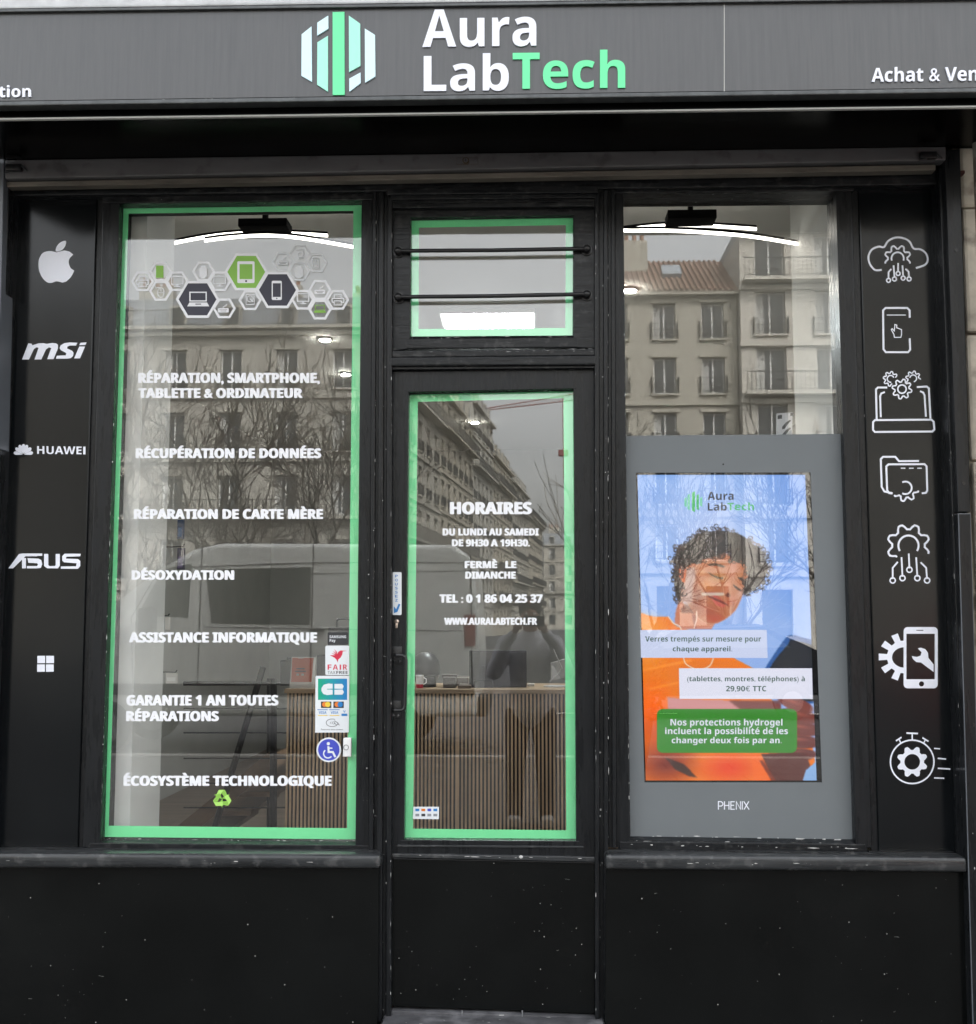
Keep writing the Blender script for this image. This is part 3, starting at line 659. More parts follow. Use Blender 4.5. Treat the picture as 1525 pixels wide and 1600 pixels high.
# pull handle
b = MB(); hy = yd - .07
pA, pB = at(617, 1024, hy), at(615, 1110, hy); rx = X_(634, 1065, hy)
b.tube([(pA[0] - .005, yd, pA[1]), (pA[0], yd - .045, pA[1]), (pA[0] + .008, hy, pA[1])] + [(rx - .012, hy, pA[1]), (rx - .003, hy, pA[1] - .006), (rx, hy, pA[1] - .018), (rx - .002, hy, pB[1] + .018), (rx - .005, hy, pB[1] + .006), (rx - .014, hy, pB[1]), (pB[0] + .006, hy, pB[1]), (pB[0], yd - .045, pB[1]), (pB[0] - .004, yd, pB[1])], .0062, 10, 0)
for e in (pA, pB):
    b.box(e[0] - .019, e[0] + .019, yd - .006, yd - .0005, e[1] - .034, e[1] + .030, 0, .002)
    for sx in (-.009, .009): b.ball((e[0] + sx, yd - .007, e[1] - .023), .0046, 1, 2)
b.build('handle', [BLACKM, STEEL], dr, True)
b = MB(); x, z = at(620, 973, yd)
b.ball((x, yd - .002, z + .004), .0095, 0, 2, (1, .6, 1)); b.box(x - .0045, x + .0045, yd - .007, yd, z - .02, z, 0, .002); b.box(x - .001, x + .001, yd - .0095, yd - .006, z - .002, z + .009, 1)
b.build('lock_cylinder', [mat('nickel', (.55, .45, .38), .3, metal=.8), BLACKM], dr, True)
# threshold
b = MB()
b.quad((604, 1579), (938, 1590), (938, 1604), (604, 1600), -.060, .30, 0, .004)
b.quad((594, 1601), (946, 1606), (946, 1680), (594, 1680), -.16, .30, 1, .006)
for px in (721, 815): b.quad((px, 1580), (px + 2, 1580), (px + 2, 1600), (px, 1600), -.0612, -.05, 2)
for k in range(20):
    x, z = at(random.uniform(700, 900), random.uniform(1586, 1597), -.06); b.chips((x, -.0608, z), (x + .03, -.0608, z), .009, .8, 3, .004)
for k in range(16):
    x, z = at(random.uniform(600, 940), random.uniform(1590, 1600), -.16); b.chips((x, -.1612, z), (x + .03, -.1612, z), .009, .5, 3, .004)
tag(b.build('threshold', [SILL, mat('worn_threshold', (.055, .055, .06), .7, noise=.5, nscale=12, bump=.5, dirt=((.18, .18, .19), 8, .5, .6)), PUTTY, CHIP], None), 'worn grey and black painted step under the shop door', 'step')
# ------------------------------------------------------------------ emblems on the left panel
YP = -.0304
def z3(x, y): return (x * .325, 280 + y * .325)
def z4(x, y): return (x * .3626, 780 + y * .3625)
ik = Ink(YP, [SWHITE]); 
body = spline([(272, 352), (240, 345), (208, 353), (190, 378), (185, 408), (189, 442), (204, 474), (226, 495), (248, 498), (272, 491), (300, 497)], 5, False) + spline([(318, 492), (341, 470), (357, 440)], 5, False) + spline([(340, 428), (331, 405), (334, 382), (352, 362)], 5, False) + spline([(334, 348), (310, 343), (290, 347), (272, 352)], 4, False)[:-1]
ik.P([z3(*p) for p in body]); ik.P([z3(*p) for p in spline([(270, 347), (272, 325), (290, 304), (316, 296), (315, 318), (298, 340)], 4)])
ik.build('emblem', pil[0], 'white bitten fruit emblem, topmost on the left panel')
ik = Ink(YP, [SWHITE])       # msi
def sh(pts, dx=0): return [z3(*p) for p in pts]
def ms(*pts): ik.P([(10 + x * .14382, 510 + y * .14375) for x, y in pts])
ms((170, 360), (245, 360), (300, 245), (325, 228), (350, 232), (305, 360), (380, 359), (430, 250), (462, 228), (488, 234), (443, 356), (512, 355), (560, 240), (560, 200), (540, 184), (500, 180), (440, 190), (400, 182), (350, 184), (280, 205), (275, 188), (238, 184))
ms((538, 352), (660, 350), (700, 345), (722, 325), (730, 290), (715, 265), (660, 240), (662, 220), (690, 208), (756, 208), (772, 178), (690, 174), (630, 182), (590, 205), (578, 235), (590, 258), (650, 290), (645, 315), (548, 318))
ms((736, 348), (800, 347), (855, 218), (792, 219), (782, 240)); ms((790, 204), (858, 202), (872, 174), (806, 178))
ik.build('emblem', pil[0], 'white slanted three letter emblem below the fruit')
ik = Ink(YP, [SWHITE])       # petals and name
cx, cy = 36.5, 706.5
for a in (-168, -140, -113, -89, -67, -40, -12):
    L = 15.5 if abs(a + 90) < 60 else 13.5
    if abs(a + 90) > 70: L = 15
    ca, sa = math.cos(R(a)), math.sin(R(a))
    ik.P([(cx + ca * u * L - sa * v, cy + 4 + sa * u * L * 1.05 + ca * v) for u, v in ((.08, 0), (.45, -1.7), (.8, -3.0), (.98, -1.8), (1.04, 0), (.98, 1.8), (.8, 3.0), (.45, 1.7))])
ik.text('HUAWE', 58, 697, 127.5, 709.3, 0, .028, slope=.01); ik.rect(130, 697.8, 133.6, 710, 0)
ik.build('emblem', pil[0], 'white petal emblem with a name beside it')
ik = Ink(YP, [SWHITE, SHEET])
for p in ([(36, 298), (56, 298), (110, 246), (98, 234), (82, 236)], [(98, 234), (160, 234), (160, 246), (110, 246)], [(95, 254), (112, 254), (112, 298), (95, 298)], [(118, 254), (165, 256), (178, 262), (182, 280), (176, 296), (160, 298), (116, 298), (116, 288), (160, 288), (164, 282), (160, 276), (122, 274)],
          [(124, 234), (182, 234), (182, 244), (124, 245)], [(190, 236), (208, 236), (208, 284), (214, 288), (236, 288), (240, 284), (240, 236), (258, 236), (258, 286), (250, 298), (204, 298), (190, 288)],
          [(268, 246), (278, 235), (348, 235), (346, 246), (286, 248), (284, 256), (336, 258), (346, 266), (346, 288), (336, 300), (262, 300), (262, 290), (328, 289), (330, 276), (276, 272), (268, 264)]):
    ik.P([z4(*q) for q in p])
ik.build('emblem', pil[0], 'white squared four letter emblem with a slanting first letter')
ik = Ink(YP, [SWHITE])
for (x, y) in ((161, 675), (199, 675), (160, 712), (198, 712)): ik.P([z4(*q) for q in ((x, y), (x + 33.5, y), (x + 33.5, y + 31.5), (x, y + 32))])
ik.build('emblem', pil[0], 'four small white squares, lowest on the left panel')
# ------------------------------------------------------------------ icons on the right panel
def y6(x, y): return (1310 + x * .356, 230 + y * .35625)
def y7(x, y): return (1310 + x * .3626, 780 + y * .3625)
LWD = 3.0
def T(f, pts): return [f(*p) for p in pts]
def circuits(ik, f, ends, k=1):
    for pts in ends:
        ik.line(T(f, pts), 2.6); e = f(*pts[-1]); ik.arc(e[0], e[1] + 2.2, 3.1 * k, 0, 360, 2.2, 0, 14)
ik = Ink(YP, [SWHITE])
ik.line(T(y6, spline([(190, 538), (160, 538), (138, 512), (132, 480), (146, 450), (176, 436), (200, 438), (218, 412), (248, 397), (282, 398), (312, 414), (330, 444), (360, 448), (384, 466), (392, 494), (380, 516), (340, 530)], 4, False)), LWD)
c = y6(260, 488); ik.line(gear_pts(c[0], c[1], 20.5, 15.2, 8, 22.5, 135, 405), 2.6); ik.arc(c[0], c[1], 9.6, 160, 380, 2.6)
circuits(ik, y6, [[(232, 534), (220, 548), (220, 578)], [(242, 518), (246, 572)], [(262, 508), (262, 548)], [(281, 518), (284, 568)], [(294, 534), (308, 546), (310, 572)]])
ik.build('icon', pil[1], 'white outline of a cloud with a gear and circuit lines')
ik = Ink(YP, [SWHITE])
ik.line(T(y6, [(313, 748), (313, 716), (302, 705), (207, 705), (196, 716), (198, 886), (208, 899), (306, 899), (315, 888), (313, 838)]), LWD); ik.line(T(y6, [(212, 736), (296, 736)]), 1.4)
ik.line(T(y6, [(244, 824), (246, 834), (274, 834), (277, 822), (277, 800), (256, 792), (256, 780), (248, 778), (245, 806), (236, 796), (232, 800), (244, 822)]), 1.5, 0, True)
ik.build('icon', pil[1], 'white outline of a phone touched by a small hand')
ik = Ink(YP, [SWHITE])
ik.line(T(y6, [(214, 1054), (174, 1054), (165, 1062), (168, 1194)]), LWD); ik.line(T(y6, [(344, 1052), (388, 1050), (397, 1058), (404, 1190)]), LWD)
ik.line(T(y6, [(204, 1074), (188, 1080), (183, 1092), (186, 1184)]), 2.8); ik.line(T(y6, [(358, 1070), (372, 1076), (378, 1088), (384, 1182)]), 2.8)
ik.line(T(y6, [(160, 1197), (408, 1195), (418, 1204), (421, 1238), (412, 1247), (160, 1249), (152, 1240), (152, 1206)]), LWD, 0, True)
c = y6(279, 1061); ik.line(gear_pts(c[0], c[1], 15.5, 11.2, 8, 12), 2.2, 0, True); ik.arc(c[0], c[1], 6.6, 0, 360, 2.4)
for q in ((229, 1016), (328, 1014)):
    c = y6(*q); ik.line(gear_pts(c[0], c[1], 11.5, 8.4, 8, 10, 60 if q[0] < 280 else 130, 340 if q[0] < 280 else 440), 1.9); ik.arc(c[0], c[1], 5.3, 80 if q[0] < 280 else 190, 340 if q[0] < 280 else 440, 1.9)
ik.build('icon', pil[1], 'white outline of a laptop with three gears on top')
ik = Ink(YP, [SWHITE])
ik.line(T(y6, [(354, 1376), (266, 1377), (250, 1358), (196, 1358), (186, 1368), (190, 1490), (202, 1510), (238, 1518)]), LWD); ik.line(T(y6, [(236, 1519), (222, 1517), (214, 1504), (210, 1400), (220, 1391), (378, 1390), (387, 1400), (390, 1506), (384, 1516), (366, 1518)]), LWD)
for x in (274, 310, 346): ik.line(T(y6, [(x, 1408), (x + 20, 1408)]), 1.6)
c = y6(294, 1494); ik.line(gear_pts(c[0], c[1], 21, 15.2, 8, 12, -140, 140), 2.7); ik.arc(c[0], c[1], 9.8, -120, 120, 2.7)
ik.build('icon', pil[1], 'white outline of a folder with a gear')
ik = Ink(YP, [SWHITE])
c = y7(302, 200); ik.line(gear_pts(c[0], c[1], 33.5, 25.5, 8, 22.5, 112, 428), LWD); ik.arc(c[0], c[1], 15.8, 148, 392, 3.0)
circuits(ik, y7, [[(256, 270), (234, 296), (234, 344)], [(272, 250), (276, 334)], [(303, 234), (306, 298)], [(335, 250), (340, 334)], [(354, 272), (378, 296), (382, 344)]], 1.35)
ik.build('icon', pil[1], 'white outline of a gear running down into circuit lines')
ik = Ink(YP, [SWHITE, SHEET])
P = []
for k in range(-3, 4):
    a = 180 + k * 34; 
    for da, rr in ((-15, 70), (-10, 71), (-8, 105), (8, 105), (10, 71), (15, 70)): 
        if 90 < a + da < 270: P.append(y7(283 + rr * 1.05 * math.cos(R(a + da)), 680 - rr * math.sin(R(a + da))))
P.append(y7(283, 752)); P.insert(0, y7(283, 608)); ik.P(P[::-1])
ik.P([y7(283 + 52 * math.cos(R(a)), 682 + 44 * math.sin(R(a))) for a in range(90, 271, 15)], 1)
a_, c_ = y7(281, 551), y7(428, 815); ik.rect(a_[0], a_[1], c_[0], c_[1], 0, 6); a_, c_ = y7(293, 580), y7(415, 776); ik.rect(a_[0], a_[1], c_[0], c_[1], 1)
a_ = y7(358, 796); ik.disc(a_[0], a_[1], 4, 1); ik.line(T(y7, [(336, 565), (366, 565)]), 1.3, 1)
ik.P(T(y7, [(316, 676), (322, 690), (336, 702), (356, 704), (410, 745), (410, 712), (388, 684), (386, 662), (374, 646), (356, 640), (342, 643), (358, 660), (354, 674), (338, 680)]))
ik.build('icon', pil[1], 'solid white half gear behind a phone with a wrench')
ik = Ink(YP, [SWHITE, SHEET])
c = y7(318, 1132); ik.arc(c[0], c[1], 34, 0, 360, 2.4, 0, 40); ik.P(gear_pts(c[0], c[1], 24.5, 18.5, 8, 22)); ik.disc(c[0], c[1], 12.2, 1)
for pts, wd in (([(293, 1008), (343, 1010)], 2.6), ([(318, 1010), (318, 1038)], 2.2), ([(248, 1042), (272, 1026)], 2.4), ([(262, 1036), (270, 1054)], 2), ([(362, 1028), (388, 1044)], 2.4), ([(374, 1038), (366, 1054)], 2), ([(412, 1074), (438, 1076)], 2), ([(428, 1117), (464, 1120)], 2.2), ([(428, 1160), (482, 1163)], 2.2), ([(412, 1201), (456, 1203)], 2.2)): ik.line(T(y7, pts), wd)
ik.build('icon', pil[1], 'white stopwatch outline with a gear and speed lines, lowest on the right panel')

# ------------------------------------------------------------------ sign box over the shop front
YS = -.64
sg = empty('shop_sign', (0, YS, Z_(763, 160, YS)), 0, 'long brushed dark metal shop sign with white and green raised lettering', 'shop sign')
def syt(x): return 19 - x * .0135     # measured top line
def syb(x): return 158 - x * .0138
b = MB(); b.quad((-90, syt(-90)), (1131, syt(1131)), (1131, syb(1131)), (-90, syb(-90)), YS, -.575, 0, .001); b.quad((1132.5, syt(1132)), (1640, syt(1640)), (1640, syb(1640)), (1132.5, syb(1132)), YS, -.575, 0, .001)
b.build('face', SIGN, sg); b = MB(); b.quad((1131, syt(1131)), (1132.4, syt(1132)), (1132.4, syb(1132)), (1131, syb(1131)), YS - .0006, YS + .01, 0, 0); b.build('joint', EDGE, sg)
b = MB(); b.quad((-90, syt(-90) - 4.5), (1640, syt(1640) - 4.5), (1640, syt(1640) - .4), (-90, syt(-90) - .4), YS - .012, -.575, 0, .002)
b.quad((-90, syb(-90) + .4), (1640, syb(1640) + .4), (1640, syb(1640) + 7), (-90, syb(-90) + 7), YS - .010, -.575, 0, .003)
for k in range(9):
    q = at(random.uniform(0, 1500), 0, YS); px = random.uniform(20, 1500); x, z = at(px, syb(px) + 1, YS - .011); b.chips((x, YS - .0102, z), (x + .03, YS - .0102, z), .004, .9, 1, .001)
b.build('trim', [SIGNF, CHIP], sg)
b = MB()
yl = -.607
yb3 = -.17
tA, tB, bA, bB = at(-90, 166, yl), at(1640, 140, yl), at(-90, 187, yl), at(1640, 163.5, yl); cA, cB = at(-90, 250, yb3), at(1640, 226, yb3)
b.hexa([(cA[0], yb3, cA[1]), (cB[0], yb3, cB[1]), (cB[0], yb3, tB[1]), (cA[0], yb3, tA[1]), (bA[0], yl, bA[1]), (bB[0], yl, bB[1]), (tB[0], yl, tB[1]), (tA[0], yl, tA[1])], 0, .002)
x0, zb = at(-90, 187, yl); x1, zb1 = at(1640, 163, yl)
b.quad((-90, syt(-90)), (1640, syt(1640)), (1640, 141), (-90, 167), -.574, -.11, 0, .001)
b.build('lower_box', UNDER, sg)
b = MB(); b.quad((-90, 185.5), (1640, 163.2), (1640, 166), (-90, 188.2), yl - .003, yl + .01, 0, .0008); b.build('sheet_edge', EDGE, sg)
YT = YS - .0055
ik = Ink(YT, [SWHITE, SGREEN, SMINT, SPALE], .00005)
def raise_(ik): pass
def g7(x, y): return (440 + x * .36721, y * .36721)
for p, m in (([(127, 112), (129, 348), (84, 322), (85, 146)], 3), ([(198, 66), (199, 122), (151, 151), (152, 96)], 3), ([(197, 152), (197, 390), (151, 360), (152, 180)], 2), ([(217, 51), (267, 50), (268, 403), (217, 404)], 1), ([(286, 66), (334, 100), (335, 280), (287, 306)], 2), ([(336, 308), (336, 354), (288, 390), (288, 334)], 3), ([(354, 121), (397, 148), (399, 325), (355, 352)], 3)):
    ik.P([g7(*q) for q in p], m, False)
o = ik.build('emblem', sg, 'white, mint and green emblem of upright bars')
def solid(o, th):
    """give flat lettering its real thickness"""
    bm = bmesh.new(); bm.from_mesh(o.data)
    r_ = bmesh.ops.extrude_face_region(bm, geom=bm.faces[:]); vs = [e for e in r_['geom'] if isinstance(e, bmesh.types.BMVert)]
    bmesh.ops.translate(bm, verts=vs, vec=(0, th, 0)); bmesh.ops.recalc_face_normals(bm, faces=bm.faces[:]); bm.to_mesh(o.data); bm.free()
solid(o, .005)
for body, bx, m, lab, off in (('Aura', (660, 15, 838, 74), 0, 'white upper word of the sign', .034), ('Lab', (662, 84, 795, 143), 0, 'white first half of the lower word of the sign', .034), ('Tech', (801, 79, 977, 139.5), 1, 'green second half of the lower word of the sign', .034)):
    ik = Ink(YT, [SWHITE, SGREEN]); ik.text(body, *bx, m, off, slope=-.012 if body == 'Aura' else -.010); solid(ik.build('lettering', sg, lab), .005)
ik = Ink(YT, [SWHITE]); ik.text('tion', -2, 133, 48, 152, 0, .032, slope=-.012); solid(ik.build('lettering', sg, 'end of a white word at the left edge of the sign'), .005)
ik = Ink(YT, [SWHITE]); ik.text('Achat & Vente', 1362, 105, 1558, 128, 0, .032, slope=-.012); solid(ik.build('lettering', sg, 'small white words at the right end of the sign'), .005)

# ------------------------------------------------------------------ stickers on the glass
def q7(x, y): return (150 + x * .30164, 920 + y * .30164)
YK = -.0009
STW = mat('sticker_paper', (.74, .77, .80), .4); STK = mat('sticker_black', (.03, .032, .036), .35); SRED = mat('sticker_red', (.62, .02, .06), .4); SBLU = mat('sticker_blue', (.02, .20, .52), .4); STEAL = mat('sticker_teal', (.01, .36, .42), .4); SGRY = mat('sticker_grey', (.25, .27, .29), .4); SORG = mat('sticker_orange', (.75, .20, .03), .4); SYEL = mat('sticker_yellow', (.80, .58, .06), .4); SIND = mat('sticker_indigo', (.055, .075, .50), .4)
SM = [STW, STK, SRED, SBLU, STEAL, SGRY, SORG, SYEL, SIND]
def sticker(name, label, ik, grp=None):
    o = ik.mb.build(name, ik.mats); return tag(o, label, 'sticker', grp)
def e5(x, y): return (480 + x * .16244, 960 + y * .1625)
ik = Ink(YK, SM); a_, c_ = e5(197, 172), e5(392, 292); ik.rect(*a_, *c_, 1, 1.5); a_, c_ = e5(215, 202), e5(374, 228); ik.text('SAMSUNG', *a_, *c_, 0, .035); a_, c_ = e5(216, 238), e5(272, 272); ik.text('Pay', *a_, *c_, 0, .03)
sticker('payment_sticker', 'black payment sticker topmost in the stack of stickers on the left window', ik)
ik = Ink(YK - .0008, SM); a_, c_ = e5(174, 300), e5(405, 583); ik.rect(*a_, *c_, 0, 2)
for pts in ([(285, 385), (300, 360), (322, 346), (340, 348), (384, 350), (342, 356), (338, 385), (322, 415), (300, 432), (292, 464), (285, 440), (262, 416), (216, 392), (268, 392), (232, 372), (275, 382), (244, 352), (282, 372), (256, 332), (288, 362)],): ik.P([e5(*p) for p in pts], 2)
for i, ch in enumerate('FAIR'):
    x0 = (196, 246, 312, 344)[i]; x1 = (234, 296, 322, 386)[i]; a_, c_ = e5(x0, 482), e5(x1, 532); (ik.rect(a_[0], a_[1], a_[0] + 2.2, c_[1], 2) if ch == 'I' else ik.text(ch, *a_, *c_, 2, .03))
a_, c_ = e5(197, 544), e5(272, 572); ik.text('TAX', *a_, *c_, 5, .01); a_, c_ = e5(280, 544), e5(390, 572); ik.text('FREE', *a_, *c_, 1, .03)
sticker('tax_free_sticker', 'white sticker with a red hummingbird on the left window', ik)
ik = Ink(YK, SM, .00004)
ik.P([e5(*p) for p in ((80, 590), (406, 590), (400, 1135), (76, 1137))], 0)
N_ = 8
for i in range(N_):
    a_, c_ = e5(104 + (384 - 104) * i / N_, 618), e5(104 + (384 - 104) * (i + 1) / N_, 822)
    if i == 0:
        gm = [mat('card_print_%s' % 'abcdefgh'[j], (.005 + .01 * j / 7, .36 - .14 * j / 7, .22 + .30 * j / 7), .35) for j in range(8)]; ik.mats = SM + gm; 
    ik.P([(a_[0], a_[1]), (c_[0], a_[1]), (c_[0], c_[1]), (a_[0], c_[1])], len(SM) + i, False)
ik.k += 1
def eR(pts, m): ik.P([e5(*p) for p in pts], m)
eR([(245, 668), (205, 664), (160, 676), (138, 706), (136, 735), (155, 765), (190, 776), (245, 770), (245, 724), (190, 722), (190, 716), (245, 714)], 0)
eR([(262, 668), (335, 668), (352, 690), (340, 716), (262, 714)], 0); eR([(262, 724), (340, 722), (354, 748), (338, 772), (262, 772)], 0)
for x in (132, 252):
    a_, c_ = e5(x, 838), e5(x + 100, 900); ik.rect(*a_, *c_, 1); p = e5(x + 36, 866); ik.disc(p[0], p[1], 4, 6, 16); p = e5(x + 66, 866); ik.disc(p[0], p[1], 4.2, 7 if x < 200 else 3, 16)
for x in (98, 212):
    a_, c_ = e5(x, 913), e5(x + 100, 920); ik.rect(*a_, *c_, 3); a_, c_ = e5(x + 14, 930), e5(x + 88, 956); ik.text('VISA', *a_, *c_, 3, .02); a_, c_ = e5(x + 4, 968), e5(x + 98, 975); ik.rect(*a_, *c_, 7)
a_, c_ = e5(346, 922), e5(370, 944); ik.text('V', *a_, *c_, 3, .02); a_, c_ = e5(330, 954), e5(386, 976); ik.rect(*a_, *c_, 3)
p = e5(240, 1042); ik.arc(p[0], p[1], 9.3, 0, 300, .7, 1, ry=6); 
for k in range(3): p = e5(216 + k * 12, 1042); ik.arc(p[0], p[1], 1.6 + k * .9, -50, 50, .6, 1, 6)
ik.line([e5(*q) for q in ((262, 1022), (290, 1040), (310, 1066))], .8, 1); ik.line([e5(*q) for q in ((258, 1040), (282, 1062))], .8, 1)
a_, c_ = e5(134, 1098), e5(344, 1112); ik.text('Paiement sans contact', *a_, *c_, 1, 0)
sticker('bank_card_sticker', 'tall white sticker with a teal bank card mark and small card marks', ik)
ik = Ink(YK, SM); p = q7(1206, 834); ik.disc(p[0], p[1], 19.3, 0, 40); ik.disc(p[0], p[1], 16.8, 8, 40)
ik.disc(513, 1162, 2.6, 0, 14); ik.line([(513, 1166), (513.5, 1175), (520, 1175), (524, 1183)], 3.2, 0); ik.line([(513, 1169), (519.5, 1169)], 2, 0); ik.arc(512.5, 1177.5, 6.8, 40, 230, 2, 0)
sticker('access_sticker', 'round blue wheelchair sticker with a white rim', ik)
b = MB(); x, z = at(542, 1167, -.004); b.quad((536, 1153), (549, 1153), (548.5, 1183), (535.5, 1183), -.022, -.0008, 0, .006, 4); b.tube([(x + .009 * math.cos(R(a)) , -.0228, z + .009 * math.sin(R(a))) for a in range(0, 361, 20)], .0009, 6, 1)
tag(b.build('doorbell', [mat('white_plastic', (.80, .80, .80), .3), BLACKM], None, True), 'slim white wireless doorbell beside the blue wheelchair sticker', 'doorbell')
# push plate sticker on the door leaf
ik = Ink(yd - .0012, SM); ik.rect(613.5, 894, 627.5, 961, 0, 2)
for i, ch in enumerate('POUSSEZ'): ik.text(ch, 617.5, 898 + i * 6.3, 621.5, 902.2 + i * 6.3, 3, .01)
ik.P([(615.5, 958), (615.5, 947), (619, 952), (623, 943), (625.5, 944.5), (621, 956)], 3)
sticker('push_sticker', 'narrow white and blue push sticker above the door lock', ik)
ik = Ink(YK, SM); ik.P([(646, 1260.5), (686, 1260.5), (685.5, 1280), (645, 1279.5)], 0)
for j in range(2):
    for i in range(4): x = 649 + i * 9.4; y = 1263.5 + j * 8; ik.rect(x, y, x + 6, y + 4, (3, 6, 8, 3)[i] if j == 0 else (5, 1, 5, 5)[i], 0)
sticker('payment_sticker', 'small white card payment sticker low in the door glass', ik)

# ------------------------------------------------------------------ advertising screen behind the right window
ts = empty('advertising_screen', (X_(1150, 1312, .10), .1, Z_(1150, 1312, .10)), 0, 'tall grey advertising screen showing a curly haired man in orange with a phone', 'screen')
YC = -.0016      # the grey surround is stuck on the outside of the glass
CAS = mat('grey_casing', (.150, .164, .172), .55, spec=.25, noise=.04, nscale=3)
b = MB()
O = [(972, 681), (1316, 678), (1342, 1316), (982, 1312)]; I = [(993.5, 738.5), (1266.5, 738), (1284.5, 1222.5), (1007, 1222.5)]
for q in ((O[0], O[1], I[1], I[0]), (I[1], O[1], O[2], I[2]), (I[3], I[2], O[2], O[3]), (O[0], I[0], I[3], O[3])): b.quad(*q, YC, YC + .0012, 0, 0)
x, z = at(1130, 725.5, YC); b.cyl((x, YC - .0006, z), (x, YC + .0004, z), .0035, 12, 1)
b.build('casing', [CAS, BLACKM], ts)
YD = .045
b = MB(); p, q = at(985, 730, YD), at(1275, 730, YD); r_, s_ = at(998, 1232, YD), at(1292, 1232, YD); b.box(r_[0], q[0] + .02, YD + .001, YD + .06, r_[1], p[1] + .02, 0); b.build('backing', mat('screen_surround', (.003, .003, .003), .95, spec=.05), ts)
ik = Ink(YC - .0003, [SWHITE])
def thin(pts): ik.line(pts, 1.5)
thin([(1122.5, 1265), (1122.5, 1252.5), (1127, 1252.5), (1129.5, 1255), (1129.5, 1257.5), (1127, 1259.5), (1123, 1259.5)]); thin([(1132, 1252), (1132, 1265)]); thin([(1139, 1252), (1139, 1265)]); thin([(1132, 1258.5), (1139, 1258.5)])
thin([(1148, 1252.7), (1142, 1252.7), (1142, 1264.5), (1148, 1264.5)]); thin([(1142, 1258.3), (1147, 1258.3)]); thin([(1150.5, 1265), (1150.5, 1252.5), (1157, 1264.5), (1157, 1252)]); thin([(1159.8, 1252), (1159.8, 1265)]); thin([(1162, 1252), (1170.5, 1265)]); thin([(1170, 1252), (1162.5, 1265)])
ik.build('maker_lettering', ts)
# the picture on the screen: one vertex colour per grid point
GW, GH = 232, 420
SX0, SX1, SY0, SY1 = 994.0, 1272.0, 742.0, 1219.5       # picture outline in photo pixels (left / right at mid height)
U, V = np.meshgrid(np.linspace(0, 1, GW), np.linspace(0, 1, GH))
# photo pixel of every grid point, following the real rectangle
lx = np.array([996.0 + (1009.0 - 996.0) * v for v in V[:, 0]])[:, None]; rx_ = np.array([1258.0 + (1276.0 - 1258.0) * v for v in V[:, 0]])[:, None]
PX = lx + (rx_ - lx) * U; PY = SY0 + (SY1 - SY0) * V
def inside(pts):
    res = np.zeros(PX.shape, bool); n = len(pts)
    for i in range(n):
        x0, y0 = pts[i]; x1, y1 = pts[(i + 1) % n]
        if y0 == y1: continue
        c = ((y0 > PY) != (y1 > PY)) & (PX < (x1 - x0) * (PY - y0) / (y1 - y0) + x0); res ^= c
    return res.astype(float)
def blur(a, k=1):
    for _ in range(k):
        p = np.pad(a, 1, mode='edge'); a = (p[:-2, 1:-1] + p[2:, 1:-1] + p[1:-1, :-2] + p[1:-1, 2:] + 4 * p[1:-1, 1:-1]) / 8
    return a
IMG = np.zeros((GH, GW, 3))
def paint(mask, col, k=1.0):
    global IMG
    c = np.array(col, float); m = (mask * k)[..., None]; IMG = IMG * (1 - m) + c * m
def blob(x, y, rx, ry, soft=1.0, ang=0):
    ca, sa = math.cos(R(ang)), math.sin(R(ang)); u = ((PX - x) * ca + (PY - y) * sa) / rx; v = (-(PX - x) * sa + (PY - y) * ca) / ry
    return np.clip((1 - np.sqrt(u * u + v * v)) / soft, 0, 1)
def zz(x, y): return (950 + x * .26885, 670 + y * .26885)
def zb_(x, y): return (950 + x * .26885, 960 + y * .26885)
t = ((PY - SY0) / (SY1 - SY0))[..., None]
IMG = np.array([142, 178, 232.]) * (1 - t) + np.array([170, 192, 236.]) * t
paint(blob(1110, 830, 130, 120, .9), (196, 212, 246), .75); paint(blob(1235, 760, 60, 90, 1), (112, 152, 216), .6); paint(blob(1010, 900, 60, 90, 1), (150, 184, 236), .6); paint(blob(1240, 900, 50, 110, 1), (118, 160, 226), .7)
rs = np.random.RandomState(4)
for _ in range(26): paint(blob(rs.uniform(995, 1265), rs.uniform(740, 980), rs.uniform(12, 40), rs.uniform(8, 24), 1, rs.uniform(-40, 40)), (205, 218, 248) if rs.rand() < .6 else (128, 164, 224), .18)
# shirt and shoulders
paint(blur(inside([zz(180, 1065), zz(250, 1090), zz(350, 1092), zz(400, 1150), zz(470, 1170), (1150, 1030), (1178, 1045), (1215, 1110), (1262, 1130), (1280, 1222), (1000, 1222), (990, 1000)]), 2), (226, 128, 36))
paint(blob(1010, 1000, 45, 50, 1), (248, 190, 120), .8); paint(blob(1020, 1110, 40, 60, 1), (246, 104, 20), .8); paint(blob(1050, 1150, 70, 50, 1), (150, 48, 8), .7); paint(blob(1040, 1195, 60, 40, 1), (92, 18, 6), .9); paint(blob(1140, 1200, 60, 30, .9), (214, 66, 14), .9); paint(blob(1100, 1060, 60, 36, 1), (206, 120, 40), .6)
for q in (((1005, 1045), (1080, 1030), 4), ((1015, 1075), (1060, 1065), 3), ((1000, 1025), (1090, 1010), 3)): paint(blur(inside([q[0], q[1], (q[1][0], q[1][1] + q[2]), (q[0][0], q[0][1] + q[2])]), 2), (255, 168, 84), .6)
paint(blur(inside([zb_(330, 830), zb_(440, 870), zb_(520, 950), zb_(470, 940), zb_(390, 900)]), 2), (40, 18, 14), .9)
